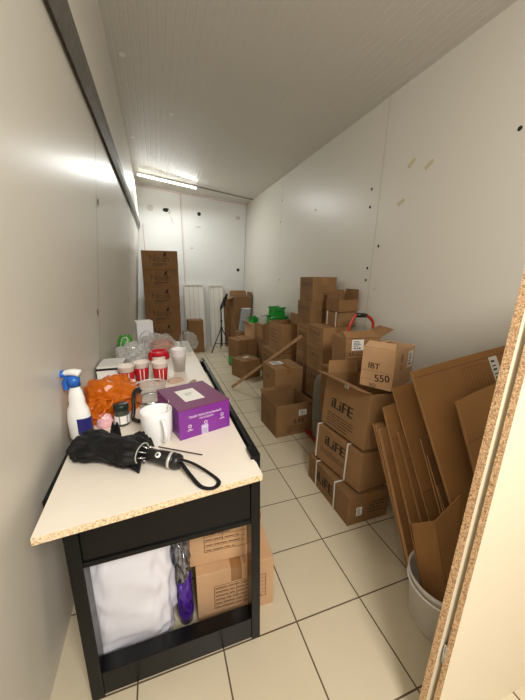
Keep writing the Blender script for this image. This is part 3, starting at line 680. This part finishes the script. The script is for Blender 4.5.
# ------------------------------------------------------------------ under the table: sheeting, bag, yellow cap
bm = bmesh.new(); nu, nv = 56, 40; g = []
for j in range(nv + 1):
    row = []; z = .565 * j / nv
    for i in range(nu):
        a = 2 * math.pi * i / nu; ca, sa = math.cos(a), math.sin(a); e = .45
        x = math.copysign(abs(ca) ** e, ca) * .155; y = math.copysign(abs(sa) ** e, sa) * .125
        bulge = 1 + .05 * math.sin(j / nv * math.pi)
        fo = .016 * noise.noise(Vector((x * 20, y * 20, z * 2.0))) - .020 * abs(noise.noise(Vector((x * 24 + z * 7, y * 24, z * 5 - x * 6)))) + .010 * noise.noise(Vector((x * 40, y * 40, z * 9)))
        low = max(0, 1 - z / .22); fo += low * (.020 * noise.noise(Vector((x * 26, y * 26, z * 24))) - .030 * abs(noise.noise(Vector((x * 18 - z * 14, y * 18, z * 22)))))
        r = bulge + fo * 8
        row.append(bm.verts.new((x * r - .02 * low, y * r, max(.002, z + (.035 * noise.noise(Vector((x * 14, y * 14, 3))) if j < 2 else 0)))))
    g.append(row)
for j in range(nv):
    for i in range(nu): bm.faces.new((g[j][i], g[j][(i + 1) % nu], g[j + 1][(i + 1) % nu], g[j + 1][i]))
bm.faces.new(g[0][::-1]); bm.faces.new(g[-1])
o = tag(obj('plastic_sheeting', bm, SHEETF, smooth=True), 'big bundle of white plastic sheeting standing under the table front', 'sheeting'); o.location = (-.166, 1.128, .0)
pb = thing('foil_bag', 'crumpled purple and silver foil bag between the white sheeting and the cartons', 'bag', (.024, 1.10, 0))
pb_ = crumple(None, 'purple_side', None, (.0, .0, .10), (.034, .07, .13), mat('purple foil', (72, 32, 140), .25, spec=.7), 3, .28, 2.4, pb)
crumple(None, 'silver_top', None, (-.005, .0, .27), (.036, .075, .17), mat('silver black foil', (150, 150, 160), .2, metal=.8, var=.9, scale=14), 5, .35, 3.0, pb)
bm = bmesh.new(); lathe(bm, [(0, 0), (.03, 0), (.035, .05), (.03, .15), (0, .16)], 16); obj('lower_side', bm, mat('purple foil', (72, 32, 140)), pb, smooth=True)
yb = thing('yellow_cap_bottle', 'small bottle with yellow trigger cap on the carton just right of the table leg', 'bottle', (.368, 1.15, .2645))
bm = bmesh.new(); lathe(bm, [(0, 0), (.02, 0), (.022, .01), (.022, .17), (.012, .2), (.012, .215), (0, .215)], 20); obj('body', bm, mat('pale peach plastic', (226, 176, 140), .4), yb, smooth=True)
bm = bmesh.new(); lathe(bm, [(0, .213), (.018, .213), (.02, .225), (.016, .238), (.02, .25), (.018, .27), (0, .272)], 20); obj('cap', bm, mat('yellow plastic', (240, 190, 30), .35), yb, smooth=True)
bm = bmesh.new(); lathe(bm, [(.0222, .13), (.0228, .131), (.0228, .16), (.0222, .161)], 20); obj('red_band', bm, mat('red print', (206, 92, 70), .5), yb, smooth=True)

# ------------------------------------------------------------------ things on the table
T = .8005
# purple box
px_ang = math.atan2(1.307 - 1.239, .287 - .054); pw, pd, ph = .243, .30, .134
px_c = Vector((.054, 1.239)) + Vector((math.cos(px_ang), math.sin(px_ang))) * pw / 2 + Vector((-math.sin(px_ang), math.cos(px_ang))) * pd / 2
PURP = mat('purple box print', (122, 44, 142), .32, var=.12, scale=5); PURPD = mat('deep purple box print', (112, 50, 92), .5, spec=.25)
rb = thing('purple_box', 'purple printed retail box with a white label on its lid, on the table', 'box', (px_c.x, px_c.y, T), px_ang)
bm = bmesh.new(); box(bm, -pw / 2, pw / 2, -pd / 2, pd / 2, 0, ph); F = faces_of(pw, pd, ph)
for f in bm.faces:
    f.normal_update()
q = F['-y']; q.text(bm, 'ТВОЙ ПЕРСОНАЛЬНЫЙ', .0, .028, .0135, 1); q.text(bm, 'ПОМОЩНИК', .005, .013, .011, 1)
for (a, b) in ((-.075, -.012), (.0, -.012), (.082, .004)):
    for k in range(10):
        a0, a1 = R(36 * k), R(36 * (k + 1)); quad(bm, [q.p(a + .008 * math.cos(a0), b + .008 * math.sin(a0)), q.p(a + .008 * math.cos(a1), b + .008 * math.sin(a1)), q.p(a + .0055 * math.cos(a1), b + .0055 * math.sin(a1)), q.p(a + .0055 * math.cos(a0), b + .0055 * math.sin(a0))], 1)
    q.rect(bm, a - .013, b - .021, a + .013, b - .019, 1); q.rect(bm, a - .009, b - .016, a + .009, b - .0142, 1)
F['+z'].rect(bm, -.02, -.138, .10, -.133, 1)
obj('body', bm, [PURP, mat('white print', (240, 226, 244), .5), PURPD], rb, bevel=.002)
bm = bmesh.new(); box(bm, -pw / 2 - .002, pw / 2 + .002, -pd / 2 - .0015, pd / 2 + .002, ph, ph + .004); obj('lid', bm, PURPD, rb, bevel=.001)
bm = bmesh.new(); ft = Face((0, 0, ph + .004), (1, 0, 0), (0, 1, 0), .0008); ft.rect(bm, -.06, -.075, .035, .075, 0); ft2 = Face((0, 0, ph + .004), (1, 0, 0), (0, 1, 0), .0012)
for k in range(3): ft2.rect(bm, -.03, .02 - .014 * k, .012 - .01 * k, .025 - .014 * k, 1)
obj('lid_label', bm, [PAPER, mat('grey print', (150, 150, 150))], rb)
bm = bmesh.new(); q.rect(bm, -.022, -.0655, .01, -.022, 0, .0015); q2 = Face(q.o, q.u, q.v, .002)
for k in range(5): q2.rect(bm, -.018 + .005 * k, -.06, -.0155 + .005 * k, -.04, 1)
obj('front_sticker', bm, [mat('lilac sticker', (196, 180, 220), .5), mat('grey print', (150, 150, 150))], rb)

# mug
mg = thing('white_mug', 'white ceramic mug with a spoon handle sticking out, before the purple box', 'mug', (-.035, 1.275, T)); mg.scale = (1.2, 1.2, 1.2)
bm = bmesh.new(); lathe(bm, [(0, 0), (.043, 0), (.047, .004), (.052, .05), (.0545, .118), (.0535, .121), (.051, .119), (.048, .05), (.043, .008), (0, .007)], 40); mgb = obj('body', bm, CERAM, mg, smooth=True)
bm = bmesh.new(); hd = Vector((.30, -.95, 0)).normalized(); tube(bm, [Vector((0, 0, z)) + hd * r for r, z in [(v.x, v.y) for v in arc([(.0500, .098), (.068, .104), (.086, .09), (.088, .06), (.074, .032), (.048, .024)], 6)]], .0072, 10); obj('handle', bm, CERAM, mg, smooth=True)
bm = bmesh.new(); q = Face((-.0505, -.006, .06), (.1, -1, 0), (0, 0, 1), .0025); q.text(bm, 'Coffee', 0, .01, .022, 0, rot=R(90)); obj('print', bm, INK, mgb)
sp = bmesh.new(); tube(sp, arc([(-.005, 1.265, T + .012), (.0, 1.29, T + .08), (.022, 1.312, T + .17)], 4), .0016, 6); tag(obj('teaspoon', sp, CHROME, smooth=True), 'thin metal teaspoon standing in the white mug', 'spoon')

# carafe
cf = thing('glass_carafe', 'glass carafe with a black handle behind the mug', 'carafe', (-.062, 1.672, T)); cf.scale = (1.12, 1.12, 1.12)
bm = bmesh.new(); lathe(bm, [(0, .0), (.052, .0), (.066, .012), (.072, .04), (.07, .07), (.066, .098), (.069, .108)], 40); obj('glass_body', bm, GLASS, cf, smooth=True)
bm = bmesh.new(); lathe(bm, [(.0675, .1065), (.0725, .108), (.0725, .113), (.0675, .113), (.0675, .1065)], 40); obj('rim', bm, film('pale rim', (240, 236, 230), .75, .1, .3), cf, smooth=True)
bm = bmesh.new(); tube(bm, arc([(-.045, -.048, .10), (-.062, -.08, .112), (-.07, -.115, .10), (-.072, -.155, .05), (-.075, -.175, .022), (-.05, -.19, .012)], 6), .0085, 8, flat=1.6); obj('handle', bm, BLACKP, cf, smooth=True)
bm = bmesh.new(); lathe(bm, [(.0735, .03), (.0755, .032), (.0755, .040), (.0735, .042)], 32); obj('band', bm, CHROME, cf, smooth=True)

# spray bottle
sb = thing('spray_bottle', 'white spray bottle with a blue trigger against the left wall', 'bottle', (-.352, 1.41, T), R(-25)); sb.scale = (1.25, 1.25, 1.08)
bm = bmesh.new(); lathe(bm, [(0, 0), (.036, 0), (.04, .006), (.041, .08), (.036, .125), (.027, .15), (.0275, .17), (.022, .20), (.014, .225), (.014, .235), (0, .235)], 32)
for v in bm.verts: v.co.y *= .72
obj('body', bm, WHITEP, sb, smooth=True)
bm = bmesh.new(); tube(bm, [(0, 0, .222), (0, 0, .264)], .0185, 16); obj('collar', bm, mat('blue plastic', (36, 100, 190), .35), sb, smooth=True)
bm = bmesh.new(); tube(bm, arc([(.025, 0, .275), (.0, 0, .278), (-.035, 0, .272)], 4), [.014] * 5 + [.013, .012, .011, .011], 12); sph = obj('spray_head', bm, WHITEP, sb, smooth=True)
bm = bmesh.new(); tube(bm, [(-.026, 0, .272), (-.052, 0, .266)], .0145, 12); obj('nozzle', bm, mat('blue plastic', (36, 100, 190)), sph, smooth=True)
bm = bmesh.new(); tube(bm, arc([(-.018, 0, .258), (-.032, 0, .235), (-.03, 0, .205)], 5), .010, 8); obj('trigger', bm, mat('blue plastic', (36, 100, 190)), sph, smooth=True)
bm = bmesh.new()
for i in range(10):
    a0, a1 = R(-75 + 13 * i), R(-75 + 13 * (i + 1)); rr = .0418
    quad(bm, [(rr * math.cos(a0), rr * .72 * math.sin(a0), .03), (rr * math.cos(a1), rr * .72 * math.sin(a1), .03), (rr * .99 * math.cos(a1), rr * .72 * math.sin(a1) * .99, .095), (rr * .99 * math.cos(a0), rr * .72 * math.sin(a0) * .99, .095)])
obj('label', bm, mat('navy label', (40, 38, 110), .4), sb, smooth=True)

# orange bag
ob = thing('orange_plastic_bag', 'crumpled orange plastic bag on the table beside the spray bottle', 'bag', (-.25, 1.62, T))
crumple(None, 'rear_bulge', None, (-.0, .08, 0), (.145, .13, .125), ORANGE, 11, .30, 1.5, ob, sub=4, smooth=False)
crumple(None, 'front_bulge', None, (-.055, -.05, 0), (.07, .07, .075), ORANGE, 14, .30, 1.5, ob, sub=4, smooth=False)
bm = bmesh.new(); rim = [Vector((-.045 + .06 * math.cos(a) + .012 * math.sin(3 * a), -.105 + .045 * math.sin(a), .085 + .03 * math.sin(a + .6) + .008 * math.sin(5 * a))) for a in [2 * math.pi * k / 36 for k in range(36)]]
tube(bm, rim, .006, 6, closed=True); obj('open_rim', bm, ORANGE, ob, smooth=True)
tag(crumple(None, 'pink_sachet', None, (-.268, 1.478, T), (.036, .022, .045), mat('pale pink film', (232, 180, 186), .3), 21, .25), 'pale pink sachet in front of the orange bag', 'sachet')
# jar
jr = thing('small_jar', 'small glass jar with a black lid and white label beside the orange bag', 'jar', (-.195, 1.485, T))
bm = bmesh.new(); lathe(bm, [(0, 0), (.03, 0), (.034, .005), (.034, .062), (.026, .072), (.026, .078), (0, .078)], 32); obj('body', bm, mat('dark jar glass', (70, 72, 62), .08), jr, smooth=True)
bm = bmesh.new(); lathe(bm, [(0, .078), (.033, .078), (.034, .08), (.034, .102), (.031, .105), (0, .105)], 32); obj('lid', bm, mat('dark green black lid', (24, 40, 34), .35), jr, smooth=True)
bm = bmesh.new()
for i in range(14):
    a0, a1 = R(-170 + 12 * i), R(-170 + 12 * (i + 1)); rr = .0346
    quad(bm, [(rr * math.cos(a0), rr * math.sin(a0), .014), (rr * math.cos(a1), rr * math.sin(a1), .014), (rr * math.cos(a1), rr * math.sin(a1), .054), (rr * math.cos(a0), rr * math.sin(a0), .054)], 0 if i % 5 else 1)
obj('label', bm, [PAPER, mat('grey print', (150, 150, 150))], jr, smooth=True)

# umbrella
um = thing('folding_umbrella', 'folded black umbrella lying across the front of the table', 'umbrella', (0, 0, T))
p0 = Vector((-.345, 1.262, .052)); p1 = Vector((-.092, 1.108, .050)); p2 = Vector((.040, 1.030, .032)); ax = (p1 - p0).normalized(); sd = ax.cross(Vector((0, 0, 1))).normalized(); upv = sd.cross(ax)
bm = bmesh.new(); rings = []; NR, NS = 34, 64; L = (p1 - p0).length
for j in range(NR + 1):
    t = j / NR; c = p0 + (p1 - p0) * t
    r = .067 * (math.sin(min(1, t * 5 + .08) * math.pi / 2)) * (1 - .18 * t) * (1 + .10 * math.sin(t * 9)) * (1 if t < .72 else 1 + .12 * (t - .72))
    if t > .9: r *= 1 - (t - .9) * 1.2
    ring = []
    for i in range(NS):
        a = 2 * math.pi * i / NS; k = 8
        fo = .80 + .16 * abs(math.sin(a * k / 2 + t * 2.2)) + .16 * noise.noise(Vector((math.cos(a) * 2, math.sin(a) * 2, t * 6))) + .08 * noise.noise(Vector((math.cos(a) * 5, math.sin(a) * 5, t * 14)))
        rr = r * fo; y_ = math.sin(a) * rr * .82
        p = c + sd * math.cos(a) * rr * 1.25 + upv * y_
        p.z = max(p.z, .0015); ring.append(bm.verts.new(p))
    rings.append(ring)
for j in range(NR):
    for i in range(NS): bm.faces.new((rings[j][i], rings[j][(i + 1) % NS], rings[j + 1][(i + 1) % NS], rings[j + 1][i]))
bm.faces.new(rings[0][::-1]); bm.faces.new(rings[-1]); obj('canopy', bm, BLACKC, um, smooth=True)
# loose cloth points
def petal(pts, th=.002):
    bm = bmesh.new(); P = [Vector(p) for p in pts]; n = 10; gg = []
    for i in range(n + 1):
        t = i / n; a = P[0].lerp(P[1], t); b = P[3].lerp(P[2], t); row = []
        for j in range(n + 1):
            s = j / n; p = a.lerp(b, s); p = p + Vector((0, 0, .014 * math.sin(s * 7 + t * 3) * (t * .8 + .2))); p.z = max(p.z, .002); row.append(bm.verts.new(p))
        gg.append(row)
    for i in range(n):
        for j in range(n): bm.faces.new((gg[i][j], gg[i + 1][j], gg[i + 1][j + 1], gg[i][j + 1]))
    obj('cloth_point', bm, BLACKC, um, smooth=True, solid=.002)
petal([(-.15, 1.16, .06), (-.085, 1.21, .085), (-.05, 1.185, .03), (-.10, 1.12, .07)])
petal([(-.17, 1.19, .05), (-.10, 1.235, .075), (-.065, 1.20, .045), (-.12, 1.14, .07)])
petal([(-.22, 1.25, .05), (-.215, 1.345, .085), (-.19, 1.34, .06), (-.17, 1.22, .07)])
petal([(-.20, 1.10, .03), (-.11, 1.05, .012), (-.085, 1.075, .03), (-.13, 1.13, .06)])
# ribs
for k in range(8):
    a = 2 * math.pi * k / 8; o1 = p1 + sd * math.cos(a) * .040 + upv * math.sin(a) * .032 - ax * .012; o2 = p1 + ax * .03 + sd * math.cos(a) * .024 + upv * math.sin(a) * .022
    o1.z = max(o1.z, .004); o2.z = max(o2.z, .004); bm = bmesh.new(); tube(bm, [o1, o2], .0024, 6); obj('rib', bm, CHROME, um, smooth=True)
bm = bmesh.new(); tube(bm, [p1 + sd * math.cos(a) * .043 + upv * math.sin(a) * .034 for a in [2 * math.pi * k / 24 for k in range(24)]], .003, 6, closed=True)
for v in bm.verts: v.co.z = max(v.co.z, .001)
obj('silver_edging', bm, mat('silver trim', (170, 168, 160), .4), um, smooth=True)
h0 = p1 + ax * .012
bm = bmesh.new(); tube(bm, [h0, h0.lerp(p2, .35), h0.lerp(p2, .4), h0.lerp(p2, .82), h0.lerp(p2, .84)], [.024, .0255, .027, .0295, .028], 24); ugrip = obj('grip', bm, BLACKP, um, smooth=True)
bm = bmesh.new(); tube(bm, [h0.lerp(p2, .70), h0.lerp(p2, .77)], .0305, 24); obj('ring', bm, mat('satin silver', (196, 194, 186), .35, metal=.3), ugrip, smooth=True)
bm = bmesh.new(); tube(bm, [h0.lerp(p2, .82), h0.lerp(p2, .90), p2], [.028, .0295, .025], 24); obj('end_knob', bm, BLACKP, ugrip, smooth=True)
bc = h0.lerp(p2, .45); bn = (Vector((0, 0, 1)) * .8 - sd * (-.35) + Vector((0, -.35, 0))).normalized(); bn = (bn - ax * bn.dot(ax)).normalized()
bm = bmesh.new(); tube(bm, [bc + bn * .02, bc + bn * .0292], .0105, 20); obj('button', bm, WHITEP, ugrip, smooth=True)
bm = bmesh.new(); tube(bm, [bc + bn * .029, bc + bn * .0302], .0048, 12); obj('button_mark', bm, BLACKP, ugrip)
lp = arc([p2 + Vector((-.005, .006, .012)), (.085, 1.012, .028), (.135, .968, .007), (.158, .915, .005), (.135, .888, .005), (.098, .905, .006), (.070, .955, .018), p2 + Vector((0, -.006, .004))], 6)
bm = bmesh.new(); tube(bm, lp, .0075, 8, flat=.4); obj('wrist_strap', bm, BLACKC, um, smooth=True)
# thin rod
bm = bmesh.new(); tube(bm, [(-.035, 1.20, T + .012), (.128, 1.098, T + .003)], .0026, 8); tag(obj('thin_rod', bm, mat('dark brown rod', (66, 46, 44), .5), smooth=True), 'thin dark rod lying between the umbrella and the purple box', 'rod')

# cups
def cup(label, x, y, z=T, s=1.28, grp='red and white paper cups'):
    root = thing('paper_cup', label, 'cup', (x, y, z), R(-20), grp); root.scale = (s, s, s)
    bm = bmesh.new(); lathe(bm, [(0, .004), (.029, .004), (.029, 0), (.030, 0), (.0395, .098), (.042, .1), (.042, .104), (.0395, .104), (.029, .008), (0, .008)], 32); obj('cup_body', bm, mat('white paper cup', (236, 224, 214), .5), root, smooth=True)
    bm = bmesh.new(); lathe(bm, [(.0312, .006), (.0316, .006), (.0386, .072), (.0382, .074)], 32); obj('red_sleeve', bm, mat('red paper', (190, 20, 34), .5), root, smooth=True)
    bm = bmesh.new(); a = R(-80)
    for k in range(2):
        a0, a1 = a + k * .5, a + k * .5 + .10
        quad(bm, [(.0319 * math.cos(a0), .0319 * math.sin(a0), .008), (.0319 * math.cos(a1), .0319 * math.sin(a1), .008), (.0389 * math.cos(a1), .0389 * math.sin(a1), .07), (.0389 * math.cos(a0), .0389 * math.sin(a0), .07)])
    obj('white_stripe', bm, PAPER, root)
cup('red and white paper cup, leftmost of the three', -.215, 2.055); cup('red and white paper cup, middle of the three with white stripes', -.128, 2.12); cup('red and white paper cup, rightmost of the three, before the red lidded tub', -.008, 2.08)
# tub with red lid
rl = thing('food_tub', 'round glass food tub with a red clip lid behind the paper cups', 'container', (-.012, 2.33, T))
bm = bmesh.new(); lathe(bm, [(0, 0), (.046, 0), (.052, .01), (.058, .09), (.06, .12), (0, .12)], 32); obj('bowl', bm, mat('frosted tub', (226, 212, 200), .3), rl, smooth=True)
bm = bmesh.new(); lathe(bm, [(0, .135), (.05, .135), (.052, .148), (.066, .148), (.068, .14), (.068, .118), (.062, .118), (.06, .125), (0, .125)], 32); tlid = obj('lid', bm, REDP, rl, smooth=True)
for a in (-150, -30, 90):
    bm = bmesh.new(); c, s = math.cos(R(a)), math.sin(R(a)); M = Matrix.Translation((c * .068, s * .068, 0)) @ Matrix.Rotation(R(a), 4, 'Z'); box(bm, -.004, .006, -.022, .022, .088, .14, 0, M); obj('clip', bm, REDP, tlid, bevel=.003)
# clear cups nested
for i in range(4):
    root = thing('plastic_cup', 'clear plastic cup in the nested stack right of the red lidded tub', 'cup', (.128, 2.27, T + .014 * i), 0, 'nested clear plastic cups'); root.scale = (1.12, 1.12, 1.0)
    bm = bmesh.new(); lathe(bm, [(0, .003), (.034, .003), (.035, 0), (.048, .12), (.051, .122), (.051, .126), (.047, .124)], 32); obj('cup_body', bm, CLEARC, root, smooth=True)
# papers box + pad
pbx = tag(thing('white_carton', 'flat white carton under the black edged notepad by the left wall', 'box', (-.330, 2.23, T), R(2)), 'flat white carton under the black edged notepad by the left wall', 'box')
bm = bmesh.new(); box(bm, -.07, .06, -.11, .11, 0, .075); obj('body', bm, WHITEP, pbx, bevel=.003)
bm = bmesh.new(); box(bm, -.071, .061, -.111, .111, .0755, .088); obj('lid', bm, PAPER, pbx, bevel=.002)
npd = thing('notepad', 'black edged notepad with scribbled pages lying on the flat white carton', 'notepad', (-.325, 2.235, T + .089), R(-3))
bm = bmesh.new(); box(bm, -.072, .085, -.112, .12, 0, .012); obj('cover', bm, BLACKP, npd, bevel=.002)
bm = bmesh.new(); box(bm, -.067, .08, -.102, .115, .0125, .022); f = Face((0, 0, .022), (1, 0, 0), (0, 1, 0), .0006); lines(f, bm, -.06, .08, .07, 7, .025, .003, 1, 8); obj('pages', bm, [PAPER, mat('grey print', (150, 150, 150))], npd)
# wooden stirrers plate + sachets
bm = bmesh.new(); lathe(bm, [(0, .0), (.04, .0), (.052, .006), (.052, .009), (.038, .004), (0, .004)], 28); o = tag(obj('small_saucer', bm, mat('pale wood plate', (226, 196, 176), .5), smooth=True), 'small pale saucer before the clear cups', 'saucer'); o.location = (.085, 2.03, T)
for i, (x, y, a, c) in enumerate(((.095, 1.885, 35, (206, 190, 170)), (.185, 1.97, 60, (150, 110, 80)), (.155, 1.865, 15, (228, 214, 198)))):
    bm = bmesh.new(); box(bm, -.045, .045, -.014, .014, 0, .006); o = tag(obj('sugar_sachet', bm, mat('sachet %d' % i, c, .5), bevel=.002), 'small %s sachet behind the purple box' % ('beige', 'brown', 'cream')[i], 'sachet', 'sachets behind the purple box'); o.location = (x, y, T + .0); o.rotation_euler = (0, 0, R(a))
# plastic bags at the far end
wb = thing('white_plastic_bag', 'white plastic carrier bag with upright handles by the left wall', 'bag', (-.215, 2.62, T))
crumple(None, 'bag_body', None, (0, 0, 0), (.12, .15, .10), WHITEF, 31, .3, 2.4, wb, sub=4, smooth=False)
bm = bmesh.new(); tube(bm, arc([(-.075, -.06, .09), (-.07, -.05, .17), (-.05, -.045, .215), (-.02, -.05, .205), (-.025, -.06, .15), (-.04, -.05, .09)], 6), .011, 8, flat=.35); obj('handle', bm, WHITEF, wb, smooth=True)
tag(crumple(None, 'green_packet', None, (-.285, 2.90, T), (.07, .045, .12), mat('green wrapper', (60, 150, 40), .4), 41, .15), 'green packet behind the white carrier bag', 'packet')
wb2 = thing('milky_bag', 'milky plastic bag with brown bread inside at the far table end', 'bag', (-.015, 2.92, T))
crumple(None, 'bag_film', None, (0, 0, 0), (.17, .17, .11), film('milky bag film', (250, 250, 250), .38, .2, .6), 37, .3, 2.4, wb2, sub=4, smooth=False)
bm = bmesh.new(); tube(bm, arc([(-.15, -.05, .10), (-.14, -.06, .17), (-.09, -.07, .21), (-.06, -.07, .19), (-.09, -.06, .12)], 6), .014, 8, flat=.35); obj('handle', bm, WHITEF, wb2, smooth=True)
tag(crumple(None, 'bread_loaf', None, (.02, 2.88, T + .03), (.11, .09, .065), mat('brown bread', (176, 110, 76), .7, var=.2), 43, .12), 'brown loaf seen through the milky bag', 'bread')
tag(crumple(None, 'clear_bag', None, (.275, 3.02, T), (.09, .20, .10), CLEARF, 47, .3, 2.2, sub=5), 'clear plastic bag hanging over the far right corner of the table', 'bag')
wc = thing('white_cube_carton', 'small white carton standing on the far table end before the tall stack', 'box', (-.135, 3.22, T), R(12))
bm = bmesh.new(); box(bm, -.075, .075, -.07, .07, 0, .24); obj('body', bm, mat('white carton board', (226, 226, 232), .5), wc, bevel=.003)
bm = bmesh.new(); box(bm, -.076, .076, -.071, .071, .2405, .252); obj('lid', bm, PAPER, wc, bevel=.002)

# where each thing stands on the 0.86 m table top, places and sizes baked from a scaling about the camera
SPOTS = [
    ('bread_loaf', (0.0183, 2.6323, 0.8879)),
    ('clear_bag', (0.2514, 2.7603, 0.8605)),
    ('folding_umbrella', (0.0, 0.0, 0.8605)),
    ('food_tub', (-0.011, 2.1296, 0.8605)),
    ('glass_carafe', (-0.0567, 1.5282, 0.8605)),
    ('green_packet', (-0.2605, 2.6506, 0.8605)),
    ('milky_bag', (-0.0137, 2.6689, 0.8605)),
    ('notepad', (-0.297, 2.0428, 0.9418)),
    ('orange_plastic_bag', (-0.2285, 1.4807, 0.8605)),
    ('paper_cup', (-0.1965, 1.8783, 0.8605)),
    ('paper_cup.001', (-0.117, 1.9377, 0.8605)),
    ('paper_cup.002', (-0.0073, 1.9011, 0.8605)),
    ('pink_sachet', (-0.245, 1.3509, 0.8605)),
    ('plastic_cup', (0.117, 2.0748, 0.8605)),
    ('plastic_cup.001', (0.117, 2.0748, 0.8733)),
    ('plastic_cup.002', (0.117, 2.0748, 0.8861)),
    ('plastic_cup.003', (0.117, 2.0748, 0.8989)),
    ('purple_box', (0.1176, 1.2952, 0.8605)),
    ('small_jar', (-0.1782, 1.3573, 0.8605)),
    ('small_saucer', (0.0777, 1.8554, 0.8605)),
    ('spray_bottle', (-0.3217, 1.2887, 0.8605)),
    ('sugar_sachet', (0.0868, 1.7229, 0.8605)),
    ('sugar_sachet.001', (0.1691, 1.8006, 0.8605)),
    ('sugar_sachet.002', (0.1417, 1.7046, 0.8605)),
    ('teaspoon', (0.0, 0.0, 0.1288)),
    ('thin_rod', (0.0, 0.0, 0.1288)),
    ('white_carton', (-0.3016, 2.0382, 0.8605)),
    ('white_cube_carton', (-0.1234, 2.9431, 0.8605)),
    ('white_mug', (-0.032, 1.1653, 0.8605)),
    ('white_plastic_bag', (-0.1965, 2.3947, 0.8605)),
]
for n_, spot in SPOTS:
    o = bpy.data.objects[n_]; o.location = spot; o.scale = o.scale * 0.914
